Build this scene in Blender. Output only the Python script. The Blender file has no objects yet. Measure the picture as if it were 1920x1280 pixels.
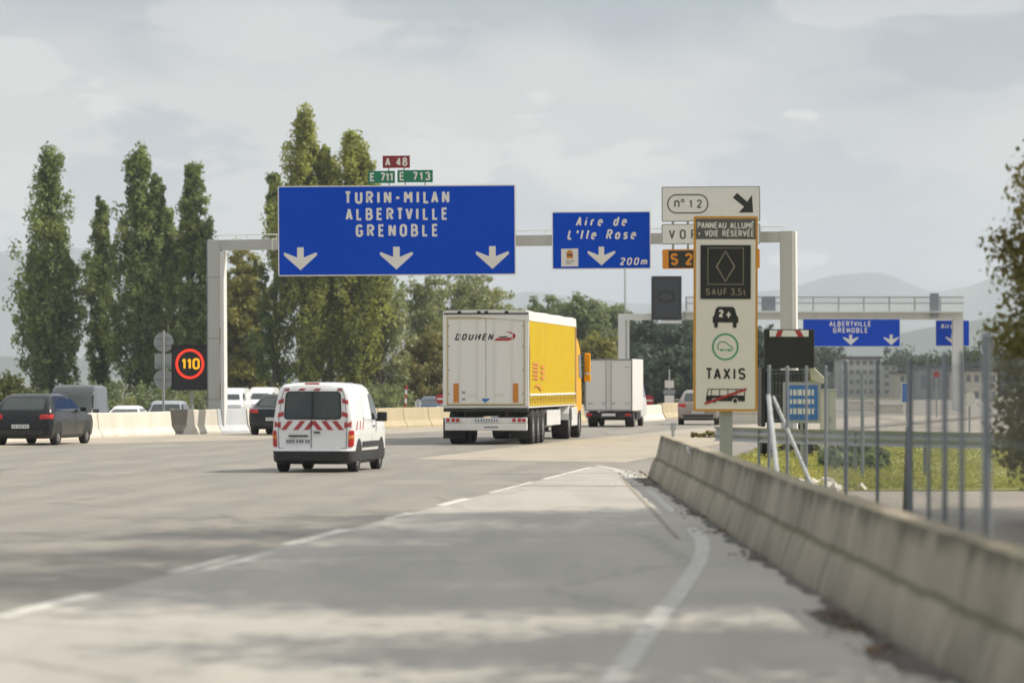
import bpy, math, random
import numpy as np
from mathutils import Vector, Matrix
R = math.radians
SC = bpy.context.scene
COL = SC.collection
rnd = random.Random(7)

# ------------------------------------------------------------------ camera
F = 7200.0                     # focal length in photo pixels (135 mm on a 36 mm frame)
CAMZ = 1.86
PITCH = math.atan(75 / F)
cam_d = bpy.data.cameras.new('camera')
cam = bpy.data.objects.new('camera', cam_d)
COL.objects.link(cam)
cam_d.sensor_width = 36
cam_d.lens = F / 1920 * 36
cam.location = (0, 0, CAMZ)
cam.rotation_euler = (R(90) + PITCH, 0, 0)
cam_d.clip_start = .5
cam_d.clip_end = 20000
cam_d.dof.use_dof = True
cam_d.dof.focus_distance = 112
cam_d.dof.aperture_fstop = 1.7
SC.camera = cam

# ------------------------------------------------------------------ light
SUN_AZ = R(9)                  # how far the sun stands beyond the picture plane, to the right
SUN_EL = R(47)
sd = Vector((math.cos(SUN_EL) * math.cos(SUN_AZ), math.cos(SUN_EL) * math.sin(SUN_AZ), math.sin(SUN_EL)))
sun_d = bpy.data.lights.new('sun', 'SUN')
sun_d.energy = 5.0
sun_d.angle = R(.53)
sun_d.color = (1.0, .925, .81)
sun = bpy.data.objects.new('sun', sun_d)
COL.objects.link(sun)
sun.rotation_euler = sd.to_track_quat('Z', 'Y').to_euler()
sun.location = (40, 60, 60)

W = bpy.data.worlds.new('World')
SC.world = W
W.use_nodes = True


def nd(nt, typ, ins=None, **kw):
    n = nt.nodes.new(typ)
    for k, v in kw.items():
        setattr(n, k, v)
    for k, v in (ins or {}).items():
        if hasattr(v, 'node'):
            nt.links.new(v, n.inputs[k])
        else:
            n.inputs[k].default_value = v
    return n


def mth(nt, op, a, b=0.0, c=None):
    n = nd(nt, 'ShaderNodeMath', operation=op)
    for i, v in enumerate((a, b) if c is None else (a, b, c)):
        if hasattr(v, 'node'):
            nt.links.new(v, n.inputs[i])
        else:
            n.inputs[i].default_value = v
    return n.outputs[0]


def mix(nt, f, a, b, bt='MIX'):
    n = nd(nt, 'ShaderNodeMix', data_type='RGBA', blend_type=bt)
    for i, v in ((0, f), (6, a), (7, b)):
        if hasattr(v, 'node'):
            nt.links.new(v, n.inputs[i])
        else:
            n.inputs[i].default_value = v if i == 0 else (tuple(v) + (1,))[:4]
    return n.outputs[2]


def ramp(nt, f, stops):
    n = nd(nt, 'ShaderNodeMapRange', interpolation_type='SMOOTHSTEP')
    nt.links.new(f, n.inputs[0])
    for i, v in enumerate(stops):
        n.inputs[i + 1].default_value = v
    return n.outputs[0]


def sky():
    nt = W.node_tree
    nt.nodes.clear()
    out = nd(nt, 'ShaderNodeOutputWorld')
    tc = nd(nt, 'ShaderNodeTexCoord')
    nv = nd(nt, 'ShaderNodeVectorMath', {0: tc.outputs['Generated']}, operation='NORMALIZE')
    sp = nd(nt, 'ShaderNodeSeparateXYZ', {0: nv.outputs[0]})
    az = mth(nt, 'ARCTAN2', sp.outputs[0], sp.outputs[1])
    el = mth(nt, 'ARCSINE', sp.outputs[2])
    # cloud deck: direction on the dome, wider than tall
    cv = nd(nt, 'ShaderNodeCombineXYZ', {0: mth(nt, 'MULTIPLY', az, 1.0), 1: mth(nt, 'MULTIPLY', el, 2.6), 2: 0.37})
    st = nd(nt, 'ShaderNodeTexSky', sky_type='NISHITA', sun_disc=False, sun_elevation=SUN_EL,
            sun_rotation=R(90) - SUN_AZ, air_density=1.0, dust_density=2.0)
    def noise(scale, det, rough, dist=0.0, off=(0, 0, 0)):
        mp = nd(nt, 'ShaderNodeMapping', {0: cv.outputs[0], 1: off})
        return nd(nt, 'ShaderNodeTexNoise', {'Vector': mp.outputs[0], 'Scale': scale, 'Detail': det, 'Roughness': rough,
                                             'Distortion': dist}).outputs[0]
    big = noise(8, 3, .42, .2, (3.1, .4, 0))
    mid = noise(28, 5, .5, .6, (1.7, 2.2, 0))
    # soft stratus: blue grey <-> warm white
    f1 = ramp(nt, mth(nt, 'ADD', mth(nt, 'MULTIPLY', big, .8), mth(nt, 'MULTIPLY', mid, .2)), (.38, .62, 0, 1))
    grey = (.375, .42, .485)
    white = (.70, .695, .67)
    c = mix(nt, f1, grey, white)
    # cumulus banks with firmer upper rims: field = noise + height offset of each bank
    def bank(ax, ey, rx, ry, off, amt, colr, det=7, sc=30, thr=.42):
        sc = min(150, max(26, 1.0 / rx))
        dx = mth(nt, 'DIVIDE', mth(nt, 'SUBTRACT', az, ax), rx)
        dy = mth(nt, 'DIVIDE', mth(nt, 'SUBTRACT', el, ey), ry)
        d = mth(nt, 'SQRT', mth(nt, 'ADD', mth(nt, 'MULTIPLY', dx, dx), mth(nt, 'MULTIPLY', dy, dy)))
        m = mth(nt, 'SUBTRACT', 1.0, d)
        n = mth(nt, 'SUBTRACT', noise(sc, det, .55, .2, off), .5)
        return ramp(nt, mth(nt, 'ADD', m, mth(nt, 'MULTIPLY', n, 2.8)), (thr - .10, thr + .22, 0, amt))
    A = lambda px: math.atan((px - 960) / F)
    E = lambda py: math.atan((715 - py) / F)
    warm = (.80, .785, .745)
    rim = (.90, .885, .84)
    for a in ((A(800), E(320), .036, .017, (5, 1, 0), 1.0, warm), (A(1120), E(345), .034, .014, (2, 7, 0), 1.0, warm), (A(1330), E(395), .03, .010, (2, 3, 0), .6, warm),
              (A(985), E(275), .012, .010, (8, 1, 0), .5, rim),
              (A(70), E(140), .030, .010, (4, 4, 0), .45, rim), (A(195), E(200), .009, .008, (1, 9, 0), .6, rim),
              (A(1520), E(215), .008, .0035, (6, 3, 0), .7, rim), (A(1010), E(182), .005, .0025, (6, 5, 0), .55, rim),
              (A(20), E(380), .016, .022, (9, 3, 0), .7, warm), (A(1500), E(490), .014, .005, (3, 3, 0), .6, rim),
              (A(1750), E(20), .05, .008, (2, 1, 0), .5, warm), (A(500), E(40), .06, .014, (7, 7, 0), .5, warm)):
        b = bank(*a)
        c = mix(nt, b, c, a[6])
    # darker blue-grey zones between the banks
    for a in ((A(1600), E(330), .05, .013, (5, 5, 0), .6, (.36, .42, .52)), (A(280), E(330), .04, .018, (3, 8, 0), .7, (.38, .43, .51)),
              (A(40), E(640), .06, .022, (4, 8, 0), .8, (.26, .345, .45)), (A(1800), E(90), .05, .016, (1, 8, 0), .7, (.37, .41, .48))):
        c = mix(nt, bank(*a), c, a[6])
    sk = mix(nt, 1.0, st.outputs[0], (.095, .095, .095), 'MULTIPLY')
    c = mix(nt, .88, sk, c)
    up = ramp(nt, el, (.10, .9, 1.0, 1.45))
    c = mix(nt, ramp(nt, el, (.10, .5, 0, .8)), c, (.59, .60, .605))
    bg = nd(nt, 'ShaderNodeBackground', {0: c, 1: up})
    nt.links.new(bg.outputs[0], out.inputs[0])


sky()
SC.view_settings.view_transform = 'Standard'
SC.view_settings.look = 'None'
SC.view_settings.exposure = 0.0
SC.view_settings.gamma = 1.0
SC.view_settings.use_curve_mapping = False
SC.render.engine = 'CYCLES'
SC.cycles.use_denoising = True
SC.cycles.max_bounces = 6
SC.cycles.volume_bounces = 1
SC.cycles.sample_clamp_indirect = 6


# ------------------------------------------------------------------ helpers
def P(px, py, D):
    """world point seen at photo pixel (px,py), D metres ahead"""
    u, v = (px - 960) / F, (640 - py) / F
    y = math.cos(PITCH) - v * math.sin(PITCH)
    z = math.sin(PITCH) + v * math.cos(PITCH)
    return Vector((u * D / y, D, CAMZ + z * D / y))


def G(px, py, z=0.0):
    u, v = (px - 960) / F, (640 - py) / F
    y = math.cos(PITCH) - v * math.sin(PITCH)
    zz = math.sin(PITCH) + v * math.cos(PITCH)
    t = (z - CAMZ) / zz
    return Vector((u * t, y * t, z))


def tag(o, label=None, cat=None, group=None, kind=None):
    if label: o['label'] = label
    if cat: o['category'] = cat
    if group: o['group'] = group
    if kind: o['kind'] = kind
    return o


def empty(name, loc=(0, 0, 0), rz=0.0, label=None, cat=None, group=None, kind=None, ry=0.0):
    o = bpy.data.objects.new(name, None)
    COL.objects.link(o)
    o.empty_display_size = .2
    o.location = loc
    o.rotation_euler = (0, ry, rz)
    return tag(o, label, cat, group, kind)


def children(o):
    return [c for c in bpy.data.objects if c.parent == o]


def copy_tree(o, parent=None):
    c = o.copy()
    COL.objects.link(c)
    c.parent = parent
    for ch in children(o):
        copy_tree(ch, c)
    return c


class MB:
    def __init__(s):
        s.v, s.f, s.m, s.cur = [], [], [], 0

    def mat(s, i):
        s.cur = i
        return s

    def add(s, vs, fs):
        b = len(s.v)
        s.v += [tuple(v) for v in vs]
        for f in fs:
            s.f.append(tuple(b + i for i in f))
            s.m.append(s.cur)
        return s

    def box(s, c, d, rz=0.0, ry=0.0, rx=0.0):
        M = Matrix.Translation(c) @ Matrix.Rotation(rz, 4, 'Z') @ Matrix.Rotation(ry, 4, 'Y') @ Matrix.Rotation(rx, 4, 'X')
        h = [x / 2 for x in d]
        vs = [M @ Vector((sx * h[0], sy * h[1], sz * h[2])) for sx in (-1, 1) for sy in (-1, 1) for sz in (-1, 1)]
        return s.add(vs, [(0, 1, 3, 2), (4, 6, 7, 5), (0, 4, 5, 1), (2, 3, 7, 6), (0, 2, 6, 4), (1, 5, 7, 3)])

    def b2(s, x0, x1, y0, y1, z0, z1):
        return s.box(((x0 + x1) / 2, (y0 + y1) / 2, (z0 + z1) / 2), (x1 - x0, y1 - y0, z1 - z0))

    def tube(s, p, q, r0, r1=None, n=10, cap=True):
        p, q = Vector(p), Vector(q)
        r1 = r0 if r1 is None else r1
        d = (q - p).normalized()
        a = d.orthogonal().normalized()
        b = d.cross(a)
        vs = []
        for o, r in ((p, r0), (q, r1)):
            for i in range(n):
                t = 2 * math.pi * i / n
                vs.append(o + r * (math.cos(t) * a + math.sin(t) * b))
        fs = [(i, (i + 1) % n, n + (i + 1) % n, n + i) for i in range(n)]
        if cap: fs += [tuple(range(n - 1, -1, -1)), tuple(range(n, 2 * n))]
        return s.add(vs, fs)

    def path(s, pts, r, n=8):
        for a, b in zip(pts[:-1], pts[1:]):
            s.tube(a, b, r, r, n)
        return s

    def prism(s, poly, y0, y1):
        """poly in (x,z), front face at y0 (towards -y), back at y1"""
        n = len(poly)
        ar = sum(poly[i][0] * poly[(i + 1) % n][1] - poly[(i + 1) % n][0] * poly[i][1] for i in range(n))
        if ar < 0: poly = poly[::-1]
        vs = [(x, y0, z) for x, z in poly] + [(x, y1, z) for x, z in poly]
        fs = [tuple(range(n)), tuple(range(2 * n - 1, n - 1, -1))]
        fs += [((i + 1) % n, i, n + i, n + (i + 1) % n) for i in range(n)]
        return s.add(vs, fs)

    def disc(s, cx, cz, r, y0, y1, n=28, r2=None):
        return s.prism([(cx + r * math.cos(2 * math.pi * i / n), cz + (r2 or r) * math.sin(2 * math.pi * i / n)) for i in range(n)], y0, y1)

    def ribbon(s, pts, w, y0, y1, closed=False):
        """mitred stroke in the xz plane"""
        pts = [Vector(p) for p in pts]
        n = len(pts)
        L, Rr = [], []
        for i in range(n):
            if closed:
                a, c = pts[i - 1], pts[(i + 1) % n]
            else:
                a, c = pts[max(i - 1, 0)], pts[min(i + 1, n - 1)]
            b = pts[i]
            d1 = (b - a) if (b - a).length > 1e-9 else (c - b)
            d2 = (c - b) if (c - b).length > 1e-9 else (b - a)
            d1.normalize(); d2.normalize()
            t = d1 + d2
            if t.length < 1e-4: t = d1.copy()
            t.normalize()
            nn = Vector((-t.y, t.x))
            k = max(.86, abs(nn.dot(Vector((-d1.y, d1.x)))))
            L.append(b + nn * w / 2 / k); Rr.append(b - nn * w / 2 / k)
        vs = []
        for i in range(n):
            vs += [(L[i].x, y0, L[i].y), (Rr[i].x, y0, Rr[i].y), (Rr[i].x, y1, Rr[i].y), (L[i].x, y1, L[i].y)]
        fs = []
        for i in range(n if closed else n - 1):
            j = (i + 1) % n
            for k in range(4):
                fs.append((4 * i + k, 4 * i + (k + 1) % 4, 4 * j + (k + 1) % 4, 4 * j + k))
        if not closed:
            fs += [(3, 2, 1, 0), (4 * n - 4, 4 * n - 3, 4 * n - 2, 4 * n - 1)]
        return s.add(vs, fs)

    def build(s, name, mats, parent=None, smooth=False, bevel=0.0, seg=2):
        me = bpy.data.meshes.new(name)
        me.from_pydata(s.v, [], s.f)
        for m in (mats if isinstance(mats, (list, tuple)) else [mats]):
            me.materials.append(m)
        me.polygons.foreach_set('material_index', s.m)
        if smooth:
            me.polygons.foreach_set('use_smooth', [True] * len(s.f))
        me.update()
        o = bpy.data.objects.new(name, me)
        COL.objects.link(o)
        if parent: o.parent = parent
        if bevel:
            md = o.modifiers.new('bevel', 'BEVEL')
            md.width = bevel; md.segments = seg; md.limit_method = 'ANGLE'; md.angle_limit = R(35)
        if smooth:
            me.set_sharp_from_angle(angle=R(38))
        return o


# ------------------------------------------------------------------ materials
def bsdf(name, col, rough=.6, metal=0.0, spec=.5):
    m = bpy.data.materials.new(name)
    m.use_nodes = True
    nt = m.node_tree
    b = nt.nodes['Principled BSDF']
    b.inputs['Base Color'].default_value = tuple(col) + (1,)
    b.inputs['Roughness'].default_value = rough
    b.inputs['Metallic'].default_value = metal
    b.inputs['Specular IOR Level'].default_value = spec
    return m, nt, b


def grime(name, col, col2, rough=.6, scale=3.0, amt=.5, metal=0.0, streak=False, bump=0.0, coat=0.0, spec=.5):
    """a surface whose colour drifts to col2 in worn patches"""
    m, nt, b = bsdf(name, col, rough, metal, spec)
    tc = nd(nt, 'ShaderNodeTexCoord')
    mp = nd(nt, 'ShaderNodeMapping', {0: tc.outputs['Object'], 3: (1, 1, .12) if streak else (1, 1, 1)})
    n1 = nd(nt, 'ShaderNodeTexNoise', {'Vector': mp.outputs[0], 'Scale': scale, 'Detail': 6, 'Roughness': .6})
    f = ramp(nt, n1.outputs[0], (.38, .72, 0, amt))
    c = mix(nt, f, col, col2)
    nt.links.new(c, b.inputs['Base Color'])
    n2 = nd(nt, 'ShaderNodeTexNoise', {'Vector': mp.outputs[0], 'Scale': scale * 6, 'Detail': 3})
    nt.links.new(ramp(nt, n2.outputs[0], (.3, .7, rough * .85, min(1, rough * 1.15))), b.inputs['Roughness'])
    if bump:
        bm = nd(nt, 'ShaderNodeBump', {'Strength': bump, 'Distance': .02, 'Height': n2.outputs[0]})
        nt.links.new(bm.outputs[0], b.inputs['Normal'])
    if coat: b.inputs['Coat Weight'].default_value = coat
    return m


def emit(name, col, s):
    m, nt, b = bsdf(name, (.01, .01, .01), .4)
    b.inputs['Emission Color'].default_value = tuple(col) + (1,)
    b.inputs['Emission Strength'].default_value = s
    return m


M = {}
M['blue'] = grime('sign_blue', (.002, .066, .56), (.003, .074, .57), .9, .6, .6, spec=.0)
M['signwhite'] = grime('sign_white', (.74, .74, .71), (.66, .65, .61), .5, 1.2, .5)
M['signcream'] = grime('sign_cream', (.80, .755, .70), (.74, .695, .64), .45, 1.0, .5)
M['letters'] = grime('letter_white', (.80, .78, .73), (.72, .70, .64), .55, 2, .6)
M['red'] = grime('sign_red', (.42, .025, .03), (.36, .03, .03), .5, 1, .5)
M['darkred'] = grime('plate_red', (.26, .018, .022), (.22, .02, .02), .5, 1, .5)
M['green'] = grime('plate_green', (.005, .20, .11), (.008, .17, .10), .5, 1, .5)
M['elgreen'] = grime('emblem_green', (.03, .32, .17), (.04, .28, .15), .5, 1, .5)
M['black'] = grime('sign_black', (.012, .014, .014), (.02, .02, .02), .5, 2, .5)
M['panelgrey'] = grime('header_grey', (.10, .105, .10), (.085, .09, .085), .5, 2, .5)
M['orange_edge'] = grime('orange_edge', (.62, .29, .012), (.52, .25, .02), .5, 2, .5)
M['dimled'] = grime('unlit_lamp_beige', (.26, .22, .16), (.22, .19, .14), .5, 2, .5)
M['orange_sign'] = grime('orange_sign', (.68, .25, .008), (.6, .22, .01), .5, 2, .5)
M['galv'] = grime('galvanised', (.42, .44, .44), (.33, .34, .34), .5, 5, .6, .35, True)
M['galvdark'] = grime('weathered_post', (.27, .30, .335), (.20, .225, .25), .55, 5, .6, .2, True)
M['gantry'] = grime('gantry_paint', (.50, .51, .49), (.36, .36, .33), .55, 1.6, .55, .1, True)
M['gantryw'] = grime('gantry_white', (.72, .72, .69), (.60, .60, .56), .55, 1.6, .5, .0, True)
M['rust'] = grime('rust', (.30, .17, .07), (.16, .09, .05), .8, 6, .8)
M['white_paint'] = grime('white_paint', (.80, .81, .82), (.70, .69, .66), .32, 2.5, .35, coat=.5)
M['silver_paint'] = grime('silver_paint', (.42, .45, .48), (.36, .38, .40), .3, 2, .4, .5, coat=.6)
M['brown_paint'] = grime('taupe_paint', (.30, .26, .23), (.24, .21, .19), .35, 2, .4, .4, coat=.6)
M['black_paint'] = grime('black_paint', (.008, .010, .012), (.016, .018, .02), .3, 2, .4, .0, coat=.25, spec=.3)
M['darkgrey_paint'] = grime('dark_grey_paint', (.045, .05, .055), (.06, .065, .07), .3, 2, .4, .3, coat=.6)
M['blue_paint'] = grime('blue_paint', (.05, .09, .15), (.05, .08, .12), .3, 2, .4, .3, coat=.6)
M['glass'] = grime('vehicle_glass', (.022, .032, .030), (.035, .05, .045), .08, 1.5, .7, spec=.8)
M['plastic'] = grime('bumper_plastic', (.018, .02, .021), (.035, .035, .035), .6, 3, .6)
M['tyre'] = grime('tyre', (.016, .016, .017), (.04, .036, .03), .85, 6, .6)
M['rim'] = grime('rim', (.40, .40, .40), (.2, .2, .2), .4, 5, .5, .6)
M['taillight'] = grime('red_lens', (.50, .02, .02), (.4, .015, .015), .2, 4, .4)
M['orangelens'] = grime('orange_lens', (.62, .22, .03), (.5, .2, .03), .3, 4, .4)
M['hatch_red'] = grime('reflective_red', (.42, .04, .05), (.36, .045, .05), .4, 5, .5)
M['hatch_white'] = grime('reflective_white', (.80, .80, .80), (.70, .70, .68), .4, 5, .5)
M['plate'] = grime('number_plate', (.72, .74, .76), (.62, .63, .63), .4, 5, .5)
M['platemark'] = grime('plate_mark', (.16, .17, .22), (.12, .13, .16), .5, 5, .5)
M['plateblue'] = grime('plate_band', (.03, .07, .35), (.03, .06, .3), .5, 5, .5)
M['curtain'] = grime('yellow_curtain', (.53, .365, .002), (.48, .325, .003), .6, .5, .6, bump=.03, spec=.15)
M['trailer_white'] = grime('trailer_white', (.78, .765, .73), (.70, .68, .63), .45, .8, .5, streak=True)
M['goldtrim'] = grime('ochre_trim', (.52, .42, .18), (.42, .33, .13), .5, 4, .6)
M['marker'] = grime('marker_board', (.60, .22, .02), (.5, .18, .02), .4, 4, .4)
M['cab'] = grime('orange_yellow_cab', (.80, .37, .003), (.72, .33, .004), .45, 1.5, .4, coat=.0, spec=.2)
M['chassis'] = grime('chassis', (.02, .02, .02), (.05, .045, .04), .8, 4, .7)
M['boxvan'] = grime('box_body', (.72, .70, .67), (.62, .60, .55), .45, .9, .5, streak=True)
M['concrete_pale'] = grime('pale_concrete', (.66, .62, .54), (.50, .46, .38), .85, 1.2, .55, streak=True, bump=.2)
M['concrete_tan'] = grime('tan_concrete', (.46, .39, .26), (.36, .30, .19), .85, 1.5, .5, streak=True, bump=.2)
M['concrete_grey'] = grime('grey_cover', (.50, .53, .56), (.43, .45, .47), .7, 2, .5, streak=True)
M['concrete_dark'] = grime('dark_concrete', (.30, .27, .22), (.22, .19, .15), .9, 2, .6, streak=True)
M['bark'] = grime('bark', (.14, .12, .09), (.08, .07, .055), .9, 4, .7, streak=True, bump=.5)
M['palebark'] = grime('pale_bark', (.36, .34, .29), (.2, .19, .16), .85, 3, .7, streak=True, bump=.4)
M['wallpale'] = grime('render_pale', (.50, .50, .47), (.42, .42, .39), .85, .4, .5)
M['farwindow'] = grime('far_window', (.17, .18, .19), (.13, .14, .15), .4, .4, .5)
M['wallgrey'] = grime('render_grey', (.30, .31, .31), (.24, .25, .25), .85, .4, .5)
M['wallcream'] = grime('render_cream', (.64, .59, .48), (.54, .49, .39), .85, .4, .5)
M['roofdark'] = grime('roof_dark', (.10, .10, .10), (.07, .07, .07), .85, .4, .5)
M['cabin_cream'] = grime('cabin_cream', (.58, .56, .48), (.48, .46, .38), .6, 1.4, .5, streak=True)
M['infoblue'] = grime('info_blue', (.035, .17, .50), (.04, .15, .42), .5, 1.5, .5)
M['vms'] = grime('matrix_black', (.016, .019, .020), (.04, .043, .043), .42, 4, .5)
M['vmsdim'] = grime('matrix_grey', (.032, .038, .05), (.045, .048, .056), .45, 1.4, .6)
M['ledred'] = emit('led_red', (1, .045, .015), 1.05)
M['ledyel'] = emit('led_amber', (1, .47, .008), 1.15)
M['logodark'] = grime('logo_dark', (.045, .04, .045), (.08, .07, .07), .5, 6, .5)
M['logored'] = grime('logo_red', (.42, .03, .03), (.36, .03, .03), .5, 6, .5)
M['faintred'] = grime('faded_red_print', (.62, .20, .03), (.7, .3, .03), .5, 6, .6)


def leafmat(name, dark, light, yellow, trans=.38, nscale=.55):
    m, nt, b = bsdf(name, dark, .55, 0, .35)
    tc = nd(nt, 'ShaderNodeTexCoord')
    n1 = nd(nt, 'ShaderNodeTexNoise', {'Vector': tc.outputs['Object'], 'Scale': nscale, 'Detail': 4, 'Roughness': .6})
    n2 = nd(nt, 'ShaderNodeTexNoise', {'Vector': tc.outputs['Object'], 'Scale': nscale * .45, 'Detail': 2})
    at = nd(nt, 'ShaderNodeAttribute', attribute_name='tint')
    c = mix(nt, ramp(nt, mth(nt, 'ADD', mth(nt, 'MULTIPLY', n1.outputs[0], .6), mth(nt, 'MULTIPLY', at.outputs['Fac'], .4)), (.3, .7, 0, 1)), dark, light)
    c = mix(nt, ramp(nt, n2.outputs[0], (.52, .72, 0, .8)), c, yellow)
    nt.links.new(c, b.inputs['Base Color'])
    tr = nd(nt, 'ShaderNodeBsdfTranslucent', {0: mix(nt, .5, c, yellow)})
    mx = nd(nt, 'ShaderNodeMixShader', {0: trans, 1: b.outputs[0], 2: tr.outputs[0]})
    nt.links.new(mx.outputs[0], nt.nodes['Material Output'].inputs[0])
    return m


M['poplar'] = leafmat('poplar_leaves', (.058, .10, .036), (.30, .39, .135), (.40, .42, .12))
M['poplar_warm'] = leafmat('warm_poplar_leaves', (.10, .14, .032), (.44, .47, .12), (.52, .52, .12), nscale=.4)
M['yellowish'] = leafmat('yellowing_leaves', (.14, .15, .032), (.34, .33, .08), (.44, .38, .08))
M['birch'] = leafmat('birch_leaves', (.14, .18, .075), (.38, .42, .20), (.42, .42, .17))
M['forest'] = leafmat('forest_leaves', (.085, .13, .055), (.26, .32, .14), (.35, .35, .13), nscale=.3)
M['darkforest'] = leafmat('dark_forest_leaves', (.028, .052, .038), (.085, .125, .075), (.12, .15, .07), nscale=.3)
M['olive'] = leafmat('olive_leaves', (.13, .13, .045), (.28, .27, .09), (.42, .32, .09), nscale=.6)
M['shrub'] = leafmat('shrub_leaves', (.05, .07, .02), (.15, .17, .045), (.22, .20, .05), nscale=.9)
M['grassblade'] = leafmat('grass_blades', (.20, .22, .04), (.43, .44, .08), (.46, .39, .13), nscale=.35)
M['litter'] = leafmat('dead_leaves', (.05, .032, .018), (.16, .085, .035), (.30, .15, .05), .1, 3)


def roadmat(name, base, dark, light, fleck=.5, tracks=0.0, streak_dir=R(6), blotch=.6, rough=.62):
    m, nt, b = bsdf(name, base, rough, 0, .45)
    g = nd(nt, 'ShaderNodeNewGeometry')
    mp = nd(nt, 'ShaderNodeMapping', {0: g.outputs['Position'], 2: (0, 0, streak_dir), 3: (1.0, .10, 1)})
    n1 = nd(nt, 'ShaderNodeTexNoise', {'Vector': mp.outputs[0], 'Scale': .9, 'Detail': 5, 'Roughness': .6})
    n2 = nd(nt, 'ShaderNodeTexNoise', {'Vector': g.outputs['Position'], 'Scale': .22, 'Detail': 6, 'Roughness': .62})
    n3 = nd(nt, 'ShaderNodeTexNoise', {'Vector': g.outputs['Position'], 'Scale': 55, 'Detail': 2, 'Roughness': .7})
    n4 = nd(nt, 'ShaderNodeTexNoise', {'Vector': g.outputs['Position'], 'Scale': 2.2, 'Detail': 6, 'Roughness': .7})
    c = mix(nt, ramp(nt, n1.outputs[0], (.38, .62, 0, blotch)), base, dark)
    c = mix(nt, ramp(nt, n2.outputs[0], (.48, .68, 0, blotch)), c, light)
    c = mix(nt, ramp(nt, n4.outputs[0], (.56, .76, 0, .55)), c, dark)
    c = mix(nt, ramp(nt, n3.outputs[0], (.35, .75, 0, fleck)), c, tuple(x * .62 for x in dark))
    n5 = nd(nt, 'ShaderNodeTexNoise', {'Vector': g.outputs['Position'], 'Scale': 11, 'Detail': 5, 'Roughness': .75})
    c = mix(nt, ramp(nt, n5.outputs[0], (.42, .66, 0, .5)), c, dark)
    if tracks:
        sp = nd(nt, 'ShaderNodeSeparateXYZ', {0: g.outputs['Position']})
        across = mth(nt, 'SUBTRACT', sp.outputs[0], mth(nt, 'MULTIPLY', sp.outputs[1], .1083))
        across = mth(nt, 'ADD', across, mth(nt, 'MULTIPLY', n1.outputs[0], .35))
        band = mth(nt, 'SINE', mth(nt, 'MULTIPLY', across, 2 * math.pi / 1.8))
        c = mix(nt, mth(nt, 'MULTIPLY', ramp(nt, band, (.0, .9, 0, tracks)), ramp(nt, n2.outputs[0], (.35, .6, .4, 1))), c, tuple(x * .8 for x in dark))
    # thin tar-sealed cracks
    vo = nd(nt, 'ShaderNodeTexVoronoi', {'Vector': nd(nt, 'ShaderNodeVectorMath', {0: g.outputs['Position'], 1: nd(nt, 'ShaderNodeVectorMath', {0: n4.outputs['Color'], 1: (1.1, 1.1, 0)}, operation='MULTIPLY').outputs[0]}, operation='ADD').outputs[0], 'Scale': .17}, feature='DISTANCE_TO_EDGE')
    c = mix(nt, ramp(nt, vo.outputs['Distance'], (.0, .012, .45, 0)), c, tuple(x * .35 for x in dark))
    nt.links.new(c, b.inputs['Base Color'])
    bm = nd(nt, 'ShaderNodeBump', {'Strength': .35, 'Distance': .01, 'Height': n3.outputs[0]})
    nt.links.new(bm.outputs[0], b.inputs['Normal'])
    return m


M['asphalt'] = roadmat('asphalt', (.300, .274, .232), (.225, .209, .182), (.35, .318, .268), .55, blotch=.75, tracks=.4)
M['shoulder'] = roadmat('pale_shoulder_and_sheen', (.42, .37, .29), (.34, .305, .245), (.46, .405, .315), .35)
M['wedge'] = roadmat('pale_concrete_lane', (.455, .428, .378), (.35, .332, .298), (.50, .466, .408), .4, blotch=.75)
M['gravel'] = roadmat('gravel_yard', (.40, .355, .29), (.26, .23, .19), (.46, .41, .33), .6)
M['dirt'] = roadmat('gutter_dirt', (.075, .066, .052), (.045, .04, .032), (.11, .095, .07), .6)
M['soil'] = roadmat('soil', (.13, .12, .06), (.08, .075, .04), (.20, .19, .07), .5)
M['turf'] = roadmat('turf', (.33, .34, .065), (.21, .23, .05), (.42, .36, .13), .4, blotch=.8)


def worn_paint(name, ca, cb, lo):
    m, nt, b = bsdf(name, (.60, .59, .56), .6)
    g = nd(nt, 'ShaderNodeNewGeometry')
    n = nd(nt, 'ShaderNodeTexNoise', {'Vector': g.outputs['Position'], 'Scale': 3.5, 'Detail': 8, 'Roughness': .75})
    c = mix(nt, ramp(nt, n.outputs[0], (lo, lo + .2, 0, .9)), ca, cb)
    nt.links.new(c, b.inputs['Base Color'])
    return m


M['paint'] = worn_paint('worn_road_paint', (.68, .655, .60), (.42, .395, .345), .46)
M['faintpaint'] = worn_paint('faded_road_paint', (.62, .605, .57), (.42, .40, .36), .38)


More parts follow.
